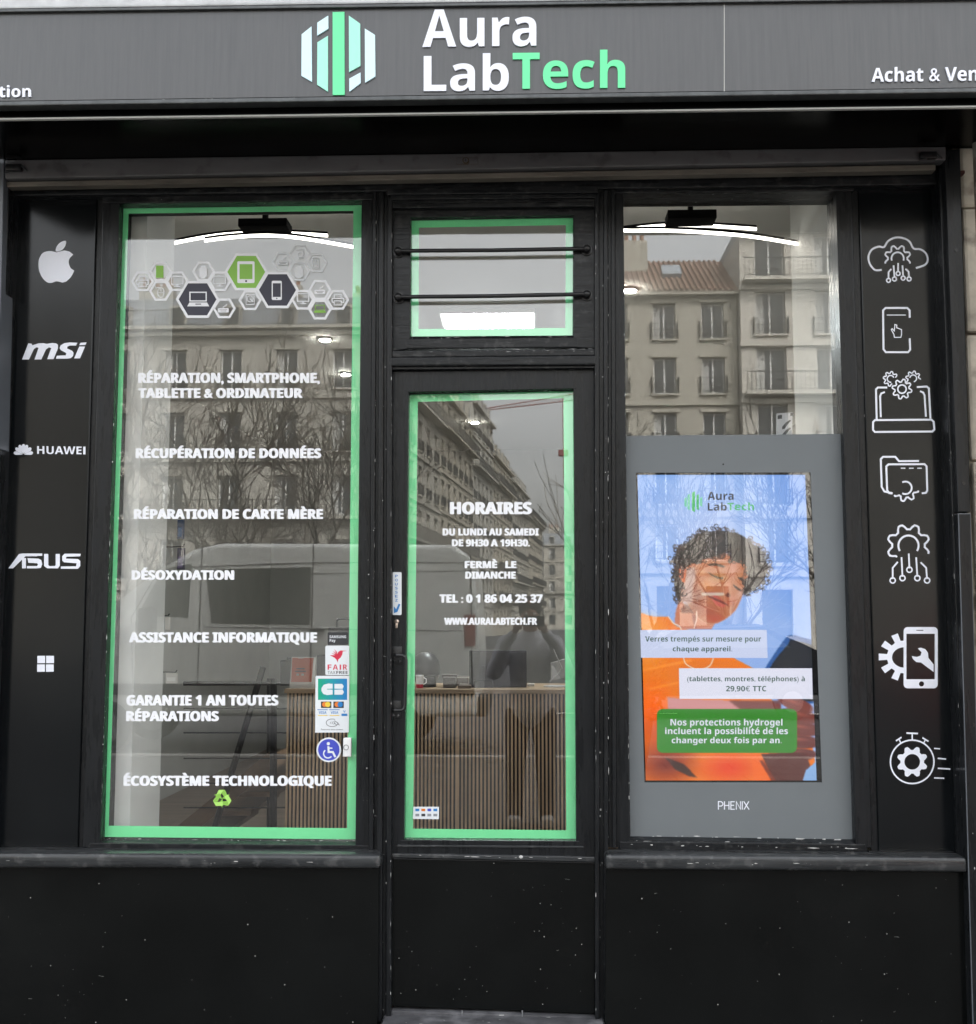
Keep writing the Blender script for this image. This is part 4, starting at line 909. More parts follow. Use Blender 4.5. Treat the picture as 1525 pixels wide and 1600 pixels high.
# neck and face
def fz(x, y): return (1020 + x * .15738, 800 + y * .15738)
def F_(pts, col, k=1.0, bl=1, msk=None):
    m = blur(inside([fz(*p) for p in pts]), bl)
    if msk is not None: m = m * msk
    paint(m, col, k)
F_([(262, 860), (225, 1000), (215, 1110), (300, 1165), (580, 1165), (620, 1100), (420, 1000)], (196, 130, 104), 1, 2)
F_([(330, 900), (275, 960), (285, 1000), (420, 1010), (400, 960)], (104, 48, 30), .85, 3)
F_([(385, 1015), (432, 1020), (432, 1165), (400, 1100)], (120, 40, 26), .8, 2)
face = spline([fz(*p) for p in ((330, 540), (350, 470), (450, 420), (620, 400), (800, 430), (930, 520), (945, 640), (900, 800), (850, 920), (800, 1000), (700, 1075), (610, 1110), (500, 1090), (420, 1010), (330, 900), (270, 860))], 6)
fm = blur(inside(face), 1); paint(fm, (176, 112, 78))
def B_(x, y, rx, ry, col, k, ang=0):
    c = fz(x, y); paint(blob(c[0], c[1], rx * .157, ry * .157, 1, ang) * fm, col, k)
B_(440, 850, 110, 260, (112, 46, 26), .85, 8); B_(560, 990, 190, 110, (150, 62, 36), .7, 10); B_(620, 1060, 130, 60, (176, 60, 40), .6); B_(600, 470, 200, 70, (196, 146, 118), .6); B_(800, 540, 90, 170, (206, 150, 140), .7, 8); B_(530, 720, 110, 90, (206, 140, 78), .75); B_(650, 650, 120, 60, (166, 124, 52), .6)
B_(860, 640, 60, 60, (190, 140, 104), .7); B_(800, 860, 60, 80, (186, 118, 104), .6); B_(870, 800, 60, 110, (206, 168, 160), .8, 20); B_(760, 900, 80, 40, (166, 66, 48), .5); B_(745, 740, 40, 80, (214, 150, 124), .8, 15); B_(490, 600, 60, 60, (214, 156, 104), .6)
F_([(335, 560), (420, 540), (430, 640), (400, 760), (395, 900), (330, 930), (268, 880)], (190, 176, 178), .7, 7)
F_([(540, 520), (600, 508), (680, 520), (725, 548), (700, 552), (640, 536), (560, 530)], (50, 32, 22), .95)
F_([(840, 645), (900, 655), (935, 690), (920, 705), (870, 680)], (40, 26, 24), .95)
F_([(545, 590), (600, 628), (660, 648), (700, 652), (690, 668), (640, 660), (580, 630)], (56, 44, 20), .95)
F_([(790, 715), (820, 732), (870, 770), (890, 782), (868, 788), (820, 760)], (36, 22, 22), .95)
F_([(520, 790), (560, 830), (640, 862), (710, 892), (760, 938), (730, 925), (650, 890), (560, 850)], (104, 30, 28), .95)
F_([(540, 800), (600, 800), (700, 880), (620, 850)], (170, 60, 58), .8, 2)
F_([(580, 862), (640, 892), (730, 932), (700, 948), (630, 925)], (190, 88, 84), .85)
F_([(470, 815), (490, 798), (695, 798), (712, 815), (695, 832), (500, 832)], (214, 206, 196), .85, 1)
F_([(718, 826), (745, 800), (775, 822), (760, 842), (735, 844)], (84, 34, 26), .85)
F_([(800, 880), (812, 900), (800, 960), (780, 990)], (120, 52, 40), .6, 2)
for p_, q_ in zip(face[30:78], face[31:79]):
    mx_, my_ = (p_[0] + q_[0]) / 2, (p_[1] + q_[1]) / 2; paint(blob(mx_, my_, 1.6, 1.6, .8), (232, 196, 186), .5)
paint(blur(inside(spline([fz(*p) for p in ((330, 530), (290, 515), (250, 570), (255, 640), (285, 700), (315, 700), (325, 640))], 5)), 1), (206, 122, 84)); paint(blur(inside(spline([fz(*p) for p in ((318, 550), (290, 560), (280, 620), (300, 660))], 5)), 1), (110, 44, 28), .9)
# curly hair: mass plus many small rings
hair = spline([fz(*p) for p in ((262, 860), (225, 790), (215, 650), (230, 540), (215, 470), (260, 360), (370, 280), (470, 210), (580, 190), (720, 190), (880, 230), (980, 310), (1080, 390), (1130, 520), (1120, 640), (1050, 740), (930, 800), (905, 780), (945, 660), (930, 540), (860, 470), (820, 440), (845, 485), (800, 475), (770, 400), (620, 440), (480, 480), (440, 510), (340, 515), (270, 520), (245, 600), (285, 720))], 6)
hm = blur(inside(hair), 1); paint(hm, (42, 36, 36))
H = np.array(hair)
fx0, fy0 = fz(480, 540); fx1, fy1 = fz(890, 1100)
for _ in range(460):
    i = rs.randint(len(H)); c = H[i] + rs.normal(0, 3.4, 2)
    if fx0 - 18 < c[0] < fx1 and fy0 - 7 < c[1] < fy1: continue
    r0 = rs.uniform(1.4, 3.6); d = np.sqrt((PX - c[0]) ** 2 + ((PY - c[1])) ** 2); th = rs.uniform(0, 6.3); an = np.cos(np.arctan2(PY - c[1], PX - c[0]) - th)
    paint(np.clip(1.15 - np.abs(d - r0), 0, 1) * (an > -.55), (38, 30, 30) if rs.rand() < .8 else (104, 84, 76), .95)
for _ in range(420):
    c = (rs.uniform(1050, 1200), rs.uniform(825, 930)); r0 = rs.uniform(1.5, 4.5); d = np.sqrt((PX - c[0]) ** 2 + (PY - c[1]) ** 2); th = rs.uniform(0, 6.3); an = np.cos(np.arctan2(PY - c[1], PX - c[0]) - th)
    paint(np.clip(1.1 - np.abs(d - r0), 0, 1) * (an > -.2) * hm, (84, 74, 70) if rs.rand() < .5 else (18, 14, 16), .8)
# headphone cord
for P_ in (spline([zz(350, 1090), zz(380, 1130), zz(425, 1165), zb_(440, 255), zb_(470, 300), zb_(530, 320), zb_(590, 300), zb_(612, 255)], 6, False), spline([zz(516, 1060), zz(514, 1110), zz(500, 1160)], 6, False)):
    for a_, c_ in zip(P_, P_[1:]):
        d = np.abs((PX - a_[0]) * (c_[1] - a_[1]) - (PY - a_[1]) * (c_[0] - a_[0])) / (math.hypot(c_[0] - a_[0], c_[1] - a_[1]) + 1e-6)
        tt = ((PX - a_[0]) * (c_[0] - a_[0]) + (PY - a_[1]) * (c_[1] - a_[1])) / ((c_[0] - a_[0]) ** 2 + (c_[1] - a_[1]) ** 2 + 1e-6)
        paint(np.clip(1.4 - d, 0, 1) * ((tt > -.05) & (tt < 1.05)), (240, 226, 216), .9)
# phone, forearm, hands
paint(blur(inside(spline([zb_(905, 330), zb_(1030, 140), zb_(1075, 122), zb_(1110, 128), zb_(1300, 210), zb_(1300, 460), zb_(1100, 520), zb_(900, 420)], 5)), 1), (40, 92, 150)); paint(blur(inside(spline([zb_(935, 350), zb_(1045, 175), zb_(1080, 150), zb_(1300, 240), zb_(1300, 460), zb_(1100, 500)], 5)), 1), (12, 22, 34))
paint(blur(inside([zb_(345, 480), zb_(420, 490), zb_(700, 500), zb_(1000, 520), zb_(1010, 600), zb_(700, 600), zb_(350, 560)]), 2), (206, 150, 150)); paint(blur(inside([zb_(700, 500), zb_(1000, 500), zb_(1010, 560), zb_(780, 560)]), 4), (96, 44, 40), .8)
for i, (x, y, a_, l_) in enumerate(((1090, 520, 20, 32), (1120, 590, 14, 34), (1130, 665, 8, 34), (1120, 740, 4, 34), (1090, 820, -4, 36))):
    c = zb_(x, y); m = np.clip(blob(c[0], c[1], l_, 11.5, .18, a_), 0, 1); paint(m, (120 - 6 * i, 62 - 4 * i, 54 - 3 * i)); paint(blob(c[0] - 6, c[1] - 4, l_ * .7, 4, 1, a_), (182, 112, 96), .7)
paint(blur(inside([zb_(890, 810), zb_(1150, 800), zb_(1180, 900), zb_(1130, 970), zb_(980, 985), zb_(930, 900)]), 2), (84, 40, 34)); paint(blur(inside([zb_(1150, 905), zb_(1215, 850), zb_(1225, 985), zb_(1125, 985)]), 1), (150, 184, 226))
paint(blur(inside([zb_(830, 810), zb_(880, 810), zb_(960, 985), zb_(850, 985)]), 3), (232, 112, 36), .8); paint(blur(inside([zb_(880, 850), zb_(900, 850), zb_(990, 985), zb_(960, 985)]), 2), (110, 40, 16), .9)
lum = IMG.mean(2, keepdims=True); IMG = np.clip((lum + (IMG - lum) * 1.22) * .96 - 4, 0, 255)
me = bpy.data.meshes.new('picture'); vs = []
for j in range(GH):
    for i in range(GW): x, z = at(PX[j, i], PY[j, i], YD); vs.append((x, YD, z))
fs = [(j * GW + i, j * GW + i + 1, (j + 1) * GW + i + 1, (j + 1) * GW + i) for j in range(GH - 1) for i in range(GW - 1)]
me.from_pydata(vs, [], fs); at_ = me.color_attributes.new('ink', 'FLOAT_COLOR', 'POINT')
lin = np.where(IMG / 255 < .04045, IMG / 255 / 12.92, ((IMG / 255 + .055) / 1.055) ** 2.4); at_.data.foreach_set('color', np.concatenate([lin.reshape(-1, 3), np.ones((GW * GH, 1))], 1).astype(np.float32).ravel())
pm = mat('screen_picture', (.004, .004, .004), .35); ca = pm.node_tree.nodes.new('ShaderNodeVertexColor'); ca.layer_name = 'ink'; pb = pm.node_tree.nodes['Principled BSDF']; pm.node_tree.links.new(ca.outputs[0], pb.inputs['Emission Color']); pb.inputs['Emission Strength'].default_value = EM * 1.1
me.materials.append(pm); o = bpy.data.objects.new('screen_picture', me); scene.collection.objects.link(o); o.parent = ts; o.matrix_parent_inverse = WORLD[ts.name].inverted()
EW, EK, EGD, EGB, EGT, ELG = emis('screen_white', (236, 238, 255), .95), emis('screen_black', (22, 26, 40)), emis('screen_dark_green', (20, 78, 60)), emis('screen_green_box', (34, 134, 8)), emis('screen_green_text', (44, 186, 100)), emis('screen_pale_box', (212, 222, 252), .95)
SMt = [EW, EK, EGD, EGB, EGT, ELG, emis('screen_light_green', (112, 208, 170))]
ik = Ink(YD - .0012, SMt, .00005)
def sq(x, y): return zz(x, y)
for x0, x1, y0, y1, m in ((444, 458, 400, 452, 6), (462, 476, 380, 470, 6), (488, 506, 366, 480, 4), (514, 528, 382, 470, 4), (534, 548, 398, 450, 6)):
    ik.P([sq(x0, y0 + 5), sq(x1, y0 - 4), sq(x1, y1 + 4), sq(x0, y1 - 4)], m)
a_, c_ = sq(578, 366), sq(730, 414); ik.text('Aura', *a_, *c_, 1, .022); a_, c_ = sq(580, 428), sq(690, 476); ik.text('Lab', *a_, *c_, 1, .018); a_, c_ = sq(694, 428), sq(849, 474); ik.text('Tech', *a_, *c_, 4, .022)
ik.build('screen_logo', ts)
def zq(x, y): return zb_(x, y)
def cap(box, m, lines, tm, rnd_=0, bold=.014):
    k_ = Ink(YD - .0012, SMt, .00005)
    if rnd_: a_, c_ = zq(*box[0]), zq(*box[1]); k_.rect(*a_, *c_, m, rnd_)
    else: k_.P([zq(*p) for p in box], m)
    for tx, q in lines: a_, c_ = zq(q[0], q[1]), zq(q[2], q[3]); k_.text(tx, *a_, *c_, tm, bold)
    return k_.build('screen_caption', ts)
cap([(186, 90), (922, 90), (928, 253), (189, 252)], 5, [('Verres trempés sur mesure pour', (216, 124, 890, 168)), ('chaque appareil.', (376, 184, 722, 224))], 2)
cap([(412, 313), (1186, 313), (1190, 492), (416, 491)], 0, [('(tablettes, montres, téléphones) à', (460, 358, 1144, 398)), ('29,90€ TTC', (686, 415, 920, 452))], 2)
cap([(284, 549), (1099, 805)], 3, [('Nos protections hydrogel', (363, 606, 1014, 658)), ('incluent la possibilité de les', (332, 656, 1046, 708)), ('changer deux fois par an.', (370, 712, 1010, 760))], 0, 9, .024)

# ------------------------------------------------------------------ the room behind the glass
FL, CE = .12, 3.50
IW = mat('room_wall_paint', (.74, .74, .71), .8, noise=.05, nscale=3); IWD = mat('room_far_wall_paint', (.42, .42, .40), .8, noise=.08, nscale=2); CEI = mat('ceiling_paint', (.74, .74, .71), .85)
XL, XR = -1.53, 1.205
def st(name, m, *boxes):
    b = MB()
    for q in boxes: b.box(*q)
    return tag(b.build(name, m), kind='structure')
st('interior_floor', mat('room_floor', (.16, .12, .09), .5, noise=.3, nscale=4, stretch=(.3, 3, 1)), (-3.0, 2.6, .10, 8.7, 0.0, FL))
st('interior_ceiling', CEI, (-3.0, 2.6, .125, 8.7, CE, CE + .1))
st('interior_wall_left', IW, (XL - .30, XL, .105, .45, FL, CE), (-3.0, XL - .301, .105, .45, FL, CE)); st('interior_wall_right', IW, (XR, 2.6, .105, 1.0, FL, CE))
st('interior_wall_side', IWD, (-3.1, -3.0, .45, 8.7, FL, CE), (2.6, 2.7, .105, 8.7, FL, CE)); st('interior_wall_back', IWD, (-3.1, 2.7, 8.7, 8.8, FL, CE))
# inner window jambs
jm = mat('window_jamb_paint', (.72, .72, .70), .7)
xj = X_(188, 800, .06)
# ceiling lights: two crossing arcs under a black mount
def y_of(px, py, z):
    return CAMP.y + (z - CAMP.z) / (at(px, py, 0)[1] - CAMP.z) * 4.26
LED = emis('led_strip', (255, 250, 238), 7)
MATTE = mat('matte_black', (.004, .004, .004), .9, spec=.1)
def arc_light(label, mount, arcs):
    t = empty('ceiling_light', (X_(mount[0], mount[1], .9), .9, CE), 0, label, 'ceiling light', 'arc lights on the shop ceiling')
    b = MB(); x0, z1 = at(mount[0], mount[1], .9); x1, z0 = at(mount[2], mount[3], .9); b.box(x0, x1, .84, .96, z0, z1, 0, .003); b.box((x0 + x1) / 2 - .01, (x0 + x1) / 2 + .01, .88, .92, z1, CE, 0)
    b.build('mount', MATTE, t)
    for P_, Y in arcs:
        S = spline(P_, 8, False); b = MB(); c = MB()
        for a_, d_ in zip(S, S[1:]):
            (xa, za), (xb, zc) = at(*a_, Y), at(*d_, Y)
            b.hexa([(xa, Y + .007, za + .003), (xb, Y + .007, zc + .003), (xb, Y + .007, zc + .014), (xa, Y + .007, za + .014), (xa, Y - .007, za + .003), (xb, Y - .007, zc + .003), (xb, Y - .007, zc + .014), (xa, Y - .007, za + .014)])
            c.hexa([(xa, Y + .006, za - .009), (xb, Y + .006, zc - .009), (xb, Y + .006, zc + .0025), (xa, Y + .006, za + .0025), (xa, Y - .0065, za - .009), (xb, Y - .0065, zc - .009), (xb, Y - .0065, zc + .0025), (xa, Y - .0065, za + .0025)])
        b.build('arm', MATTE, t); c.build('led_strip', LED, t)
    return t
arc_light('arched black and white ceiling light seen in the left window', (377, 348, 452, 359), (([(246, 385), (290, 375), (345, 366), (400, 363), (460, 364), (512, 367)], .96), ([(320, 375), (360, 370), (415, 367), (470, 371), (553, 385)], .84)))
arc_light('arched black and white ceiling light seen in the right window', (1041, 335, 1117, 347), (([(930, 366), (975, 358), (1030, 352), (1085, 351), (1140, 354), (1182, 357)], .96), ([(930, 352), (975, 359), (1030, 359), (1100, 362), (1170, 368), (1246, 380)], .84)))
for i, (px, py) in enumerate(((508, 532), (540, 586), (742, 661), (984, 455))):
    Y = y_of(px, py, CE - .015)
    x, z = at(px, py, Y); t = empty('downlight', (x, Y, CE), 0, ['round lit ceiling spot, upper of the two by the right edge of the left window', 'round lit ceiling spot, lower of the two by the right edge of the left window', 'round lit ceiling spot seen in the top of the door glass', 'round lit ceiling spot at the left edge of the right window', 'round lit ceiling spot deep behind the right window', 'round lit ceiling spot deep behind the door glass'][i], 'spotlight', 'round spots in the shop ceiling')
    zc = CE
    b = MB(); b.cyl((x, Y, zc - .012), (x, Y, zc), .044, 24); b.build('rim', EDGE, t); b = MB(); b.cyl((x, Y, zc - .018), (x, Y, zc - .0125), .034, 24); b.build('lamp', emis('spot_lamp%d' % i, (255, 252, 240), 320), t)
t = empty('light_panel', (0, 3.3, CE), 0, 'bright square ceiling light panel seen through the barred transom', 'ceiling light')
YA, YB = y_of(760, 492, CE - .036), y_of(760, 519, CE - .036); (x0, _), (x1, _) = at(692, 492, YA), at(831, 492, YA)
b = MB(); b.box(x0 - .02, x1 + .02, YA - .02, YB + .02, CE - .030, CE - .001); b.build('frame', IW, t); b = MB(); b.box(x0, x1, YA, YB, CE - .036, CE - .031); b.build('diffuser', emis('panel_diffuser', (245, 255, 255), 75), t)
# counter with upright slats
ct = empty('counter', (-.5, 2.2, FL), 0, 'shop counter clad in upright oak slats on black', 'counter')
Yc = 2.1; OAK = mat('oak_slats', (.60, .42, .26), .55, noise=.25, nscale=9, stretch=(3, 3, .3)); OAKT = mat('oak_top', (.36, .25, .15), .45, noise=.25, nscale=5, stretch=(.4, 3, 3))
xc0, zc1 = at(448, 1083, Yc); xc1 = X_(1010, 1083, Yc)
b = MB(); b.box(xc0, xc1, Yc + .012, Yc + .03, FL, zc1); b.box(xc0 + .02, xc1, Yc + .031, Yc + .60, FL, zc1 - .02); b.build('body', mat('black_backing', (.012, .010, .009), .8), ct)
b = MB(); x = xc0 + .002; k = 0
while x < xc1 - .02:
    wd = .0105 if k not in (17, 44) else .021
    b.box(x, x + wd, Yc, Yc + .0115, FL + .01, zc1 - .002, 0); x += wd + .0105; k += 1
b.build('slats', OAK, ct)
b = MB(); zt2 = Z_(700, 1077, Yc - .02); b.box(xc0 - .01, xc1 + .01, Yc - .02, Yc + .62, zc1, zt2, 0, .003); b.build('worktop', OAKT, ct)
# things standing on the counter
def pbox(b, px0, py0, px1, py1, Y, d, m=0, bv=.004):
    x0, z1 = at(px0, py0, Y); x1, z0 = at(px1, py1, Y); b.box(x0, x1, Y, Y + d, max(z0, zt2) if py1 > 1060 else z0, z1, m, bv)
def onct(name, label, cat, build, mats, smooth=False):
    b = MB(); build(b); return tag(b.build(name, mats, None, smooth), label, cat)
TERR = mat('orange_card', (.46, .085, .03), .5); CARDW = mat('white_card', (.62, .60, .56), .6)
t = empty('card_stand', (X_(470, 1078, Yc + .05), Yc + .05, zt2), 0, 'orange card stand on the left end of the counter', 'card stand')
b = MB(); pts = [at(452, 1080, Yc + .03), at(489, 1080, Yc + .03)]; x0, x1 = pts[0][0], pts[1][0]; zt = Z_(470, 1027, Yc + .05)
b.hexa([(x0, Yc + .16, zt2), (x1, Yc + .16, zt2), (x1, Yc + .09, zt), (x0, Yc + .09, zt), (x0, Yc + .03, zt2), (x1, Yc + .03, zt2), (x1, Yc + .08, zt), (x0, Yc + .08, zt)], 0, .001); b.build('stand', CARDW, t)
b = MB(); zl = zt2 + .035; b.hexa([(x0 + .008, Yc + .036, zl), (x1 - .010, Yc + .036, zl), (x1 - .008, Yc + .079, zt - .004), (x0 + .004, Yc + .079, zt - .004), (x0 + .008, Yc + .035 + .005, zl), (x1 - .010, Yc + .035 + .005, zl), (x1 - .008, Yc + .076, zt - .004), (x0 + .004, Yc + .076, zt - .004)], 0)
x, z = at(470, 1042, Yc + .058)
for k_ in (-1, 1): b.box(x + k_ * .014 - .006, x + k_ * .014 + .006, Yc + .04, Yc + .05, zl + .035, zl + .045, 1)
for k_, (wq, zq_) in enumerate(((.028, .16), (.045, .10), (.06, .085))): b.box(x - wq / 2, x + wq / 2, Yc + .05, Yc + .058, zl + zq_ - .03, zl + zq_ - .024, 2 if k_ else 1)
b.build('card', [TERR, CARDW, STK], t)
def till(b):
    pbox(b, 495, 1024, 541, 1090, Yc + .12, .15, 0); pbox(b, 513, 980, 560, 1024, Yc + .22, .10, 0, .004); pbox(b, 514, 984, 560, 1000, Yc + .21, .012, 1, .002)
    x0, z1 = at(526, 967, Yc + .28); x1, z0 = at(556, 985, Yc + .28); b.tube([(x0, Yc + .28, z0), (x0 + .003, Yc + .28, z1 - .01), (x0 + .012, Yc + .28, z1), (x1, Yc + .28, z1)], .006, 8)
onct('receipt_printer', 'black till printer behind the round sticker stack on the counter', 'printer', till, [DARKPL, mat('grey_plastic', (.06, .06, .065), .4)])
onct('speaker', 'small black box behind the orange card stand', 'speaker', lambda b: (pbox(b, 438, 1032, 462, 1075, Yc + .30, .12), pbox(b, 448, 1027, 460, 1034, Yc + .32, .06)), DARKPL)
def mon(b):
    pbox(b, 733, 1016, 823, 1080, Yc + .18, .03, 0, .006); pbox(b, 738, 1019, 818, 1072, Yc + .176, .004, 1, .001); pbox(b, 753, 1040, 758, 1080, Yc + .15, .03, 0)
    pbox(b, 740, 1064, 770, 1079, Yc + .12, .05, 0)
onct('monitor', 'black monitor back standing in the middle of the counter', 'monitor', mon, [DARKPL, mat('dark_grey_back', (.028, .028, .032), .35)])
def helm(b):
    x, z = at(664, 1046, Yc + .25); b.ball((x, Yc + .28, z), .088, 0, 3, (1, 1, 1.15)); b.cyl((x + .02, Yc + .2, zt2), (x + .02, Yc + .2, zt2 + .06), .05, 20); b.tube([(x - .07, Yc + .2, zt2 + .06), (x + .02, Yc + .17, zt2 + .065), (x + .09, Yc + .2, zt2 + .075)], .004, 6)
onct('round_fan', 'dark rounded machine at the left end of the door view', 'machine', helm, [DARKPL], True)
def mug(b):
    x, z = at(655, 1064, Yc + .05); b.tube([(x, Yc + .08, zt2 + .001), (x, Yc + .08, zt2 + .022)], .020, 20, 1); b.tube([(x, Yc + .08, zt2 + .0225), (x, Yc + .08, zt2 + .072)], [.0205, .022], 20, 0); b.tube([(x + .02, Yc + .08, zt2 + .06), (x + .037, Yc + .08, zt2 + .05), (x + .036, Yc + .08, zt2 + .03), (x + .02, Yc + .08, zt2 + .02)], .003, 8, 0)
onct('mug', 'white and red mug beside the dark rounded machine', 'mug', mug, [VWHITE, SRED], True)
onct('wallet_box', 'small open grey box on the counter left of the monitor', 'box', lambda b: (pbox(b, 692, 1058, 712, 1077, Yc + .1, .10, 0), pbox(b, 695, 1061, 709, 1066, Yc + .097, .004, 1), pbox(b, 690, 1054, 714, 1059, Yc + .14, .08, 0)), [mat('taupe_plastic', (.10, .085, .075), .5), CARDW])
onct('paper_stack', 'low stack of white paper on the counter left of the monitor', 'paper', lambda b: (b.box(X_(714, 1070, Yc), X_(735, 1070, Yc), Yc + .05, Yc + .28, zt2, zt2 + .016, 0, .002), b.box(X_(711, 1060, Yc + .3), X_(733, 1060, Yc + .3), Yc + .3, Yc + .45, zt2, zt2 + .05, 1, .003)), [CARDW, mat('brown_card', (.12, .09, .07), .7)])
def tabl(b):
    x, z = at(873, 1050, Yc + .3); c = Vector((x, Yc + .3, z)); b.hexa([(x - .045, Yc + .36, z - .05), (x + .055, Yc + .36, z - .03), (x + .055, Yc + .36, z + .08), (x - .045, Yc + .36, z + .05), (x - .035, Yc + .34, z - .05), (x + .06, Yc + .34, z - .03), (x + .06, Yc + .34, z + .08), (x - .045, Yc + .34, z + .05)], 0, .002)
    b.tube([(x - .05, Yc + .33, z - .055), (x + .02, Yc + .30, z + .02), (x - .03, Yc + .33, z + .13)], .004, 8, 0); b.cyl((x - .02, Yc + .25, zt2), (x - .02, Yc + .25, zt2 + .006), .07, 24, 0)
onct('tablet_stand', 'white tablet on a thin stand at the right end of the door view', 'tablet', tabl, [mat('pale_plastic', (.50, .50, .50), .4)])
onct('card_reader', 'small white gadget lying on the counter right of the monitor', 'card reader', lambda b: b.box(X_(824, 1060, Yc + .3), X_(835, 1060, Yc + .3), Yc + .28, Yc + .34, zt2, zt2 + .014, 0, .004), CARDW)
# stair with black railing behind the left window
RL = mat('railing_black', (.012, .012, .013), .4)
t = empty('stair_railing', (-1.8, 2.6, FL), 0, 'black metal stair railing with thin rails and a sloping handrail', 'railing')
def pipe3(name, pts, Y, r, m=RL, n=8):
    b = MB(); b.tube([(at(x, y, Y)[0], Y, at(x, y, Y)[1]) for x, y in pts], r, n); return b.build(name, m, t, True)
Yr = 2.75
pipe3('top_rail', [(287, 1068), (452, 1067)], Yr, .014)
for y in (1107, 1145, 1185, 1224, 1262): pipe3('thin_rail', [(287, y), (452, y)], Yr, .0045)
for x in (427, 420): pipe3('post', [(x, 1060), (x, 1330)], Yr + (.0 if x == 427 else .35), .022 if x == 427 else .014)
pipe3('handrail', [(411, 1042), (402, 1072), (370, 1180), (335, 1295), (322, 1340)], Yr - .3, .019)
ST_ = mat('stair_wood', (.20, .125, .075), .5, noise=.25, nscale=6)
b = MB(); P_ = [at(258, 1305, Yr), at(425, 1170, Yr), at(425, 1200, Yr), at(285, 1315, Yr)]; b.prism(P_, Yr + .06, Yr + .10); 
tag(b.build('stair_stringer', ST_, None), 'brown wooden stair side climbing behind the black railing', 'stair')
b = MB()
for i in range(5): x, z = at(300 + i * 36, 1292 - i * 29, Yr + .2); b.box(x - .05, x + .25, Yr + .11, Yr + .9, z - .03, z, 0, .003)
tag(b.build('stair_treads', ST_, None), 'brown wooden stair treads behind the sloping stair side', 'stair')
onct('floor_bag', 'grey open bag on the floor behind the stair railing', 'bag', lambda b: b.hexa([(-1.55, 2.6, FL), (-1.05, 2.6, FL), (-1.0, 2.55, FL + .22), (-1.5, 2.6, FL + .12), (-1.6, 2.2, FL), (-1.0, 2.25, FL), (-.95, 2.3, FL + .16), (-1.45, 2.3, FL + .2)], 0, .01), mat('grey_cloth', (.22, .21, .20), .9))
# hooks with packs on the wall return at the left
def pack(label, px0, py0, px1, py1, m, Y=.75):
    t = empty('hanging_pack', (X_(px0, py0, Y), Y, Z_(px0, py0, Y)), 0, label, 'pack'); b = MB(); x0, z1 = at(px0, py0, Y); x1, z0 = at(px1, py1, Y); b.box(x0, x1, Y, Y + .02, z0, z1, 0, .002); b.box(x0 + .006, x1 - .006, Y - .001, Y + .001, z0 + .01, z0 + (z1 - z0) * .6, 1); b.build('box', m, t)
    b = MB(); b.tube([(x0 - .07, Y + .01, z1 + .004), (x0 + .01, Y, z1 + .006), (x1 - .003, Y - .01, z1 + .005), (x1 + .004, Y - .01, z1 + .014)], .0025, 6); b.build('hook', BLACKM, t)
pack('dark blue phone case pack on the upper wall hook', 277, 812, 286, 842, [mat('navy_pack', (.025, .055, .13), .4), mat('blue_pack', (.03, .11, .27), .35)]); pack('purple phone case pack below the dark blue one', 277, 856, 287, 890, [mat('plum_pack', (.035, .03, .07), .4), mat('purple_pack', (.07, .04, .14), .35)])
pack('pale pack on the middle wall hook', 258, 964, 264, 984, [CARDW, CARDW]); pack('two pale packs on the lowest wall hook', 259, 1052, 276, 1068, [CARDW, IW])
# boxed cable hanging over the screen
Y = .75; ik = Ink(Y, [VWHITE, STK, SGRY]); ik.P([(1214, 646), (1238, 644), (1238, 700), (1214, 700)], 0); ik.P([(1215, 649), (1222, 648), (1222, 654), (1215, 655)], 1)
ik.P([(1235, 645), (1240, 645), (1240, 650), (1235, 650)], 1)
for dy in (0, 12): ik.P([(1222, 667 + dy), (1228, 660 + dy), (1234, 656 + dy), (1236, 657 + dy), (1230, 664 + dy), (1226, 670 + dy), (1222, 671 + dy)], 1)
o = ik.build('boxed_cable', None); solid(o, .015); tag(o, 'white boxed cable hanging above the grey advertising screen', 'box')

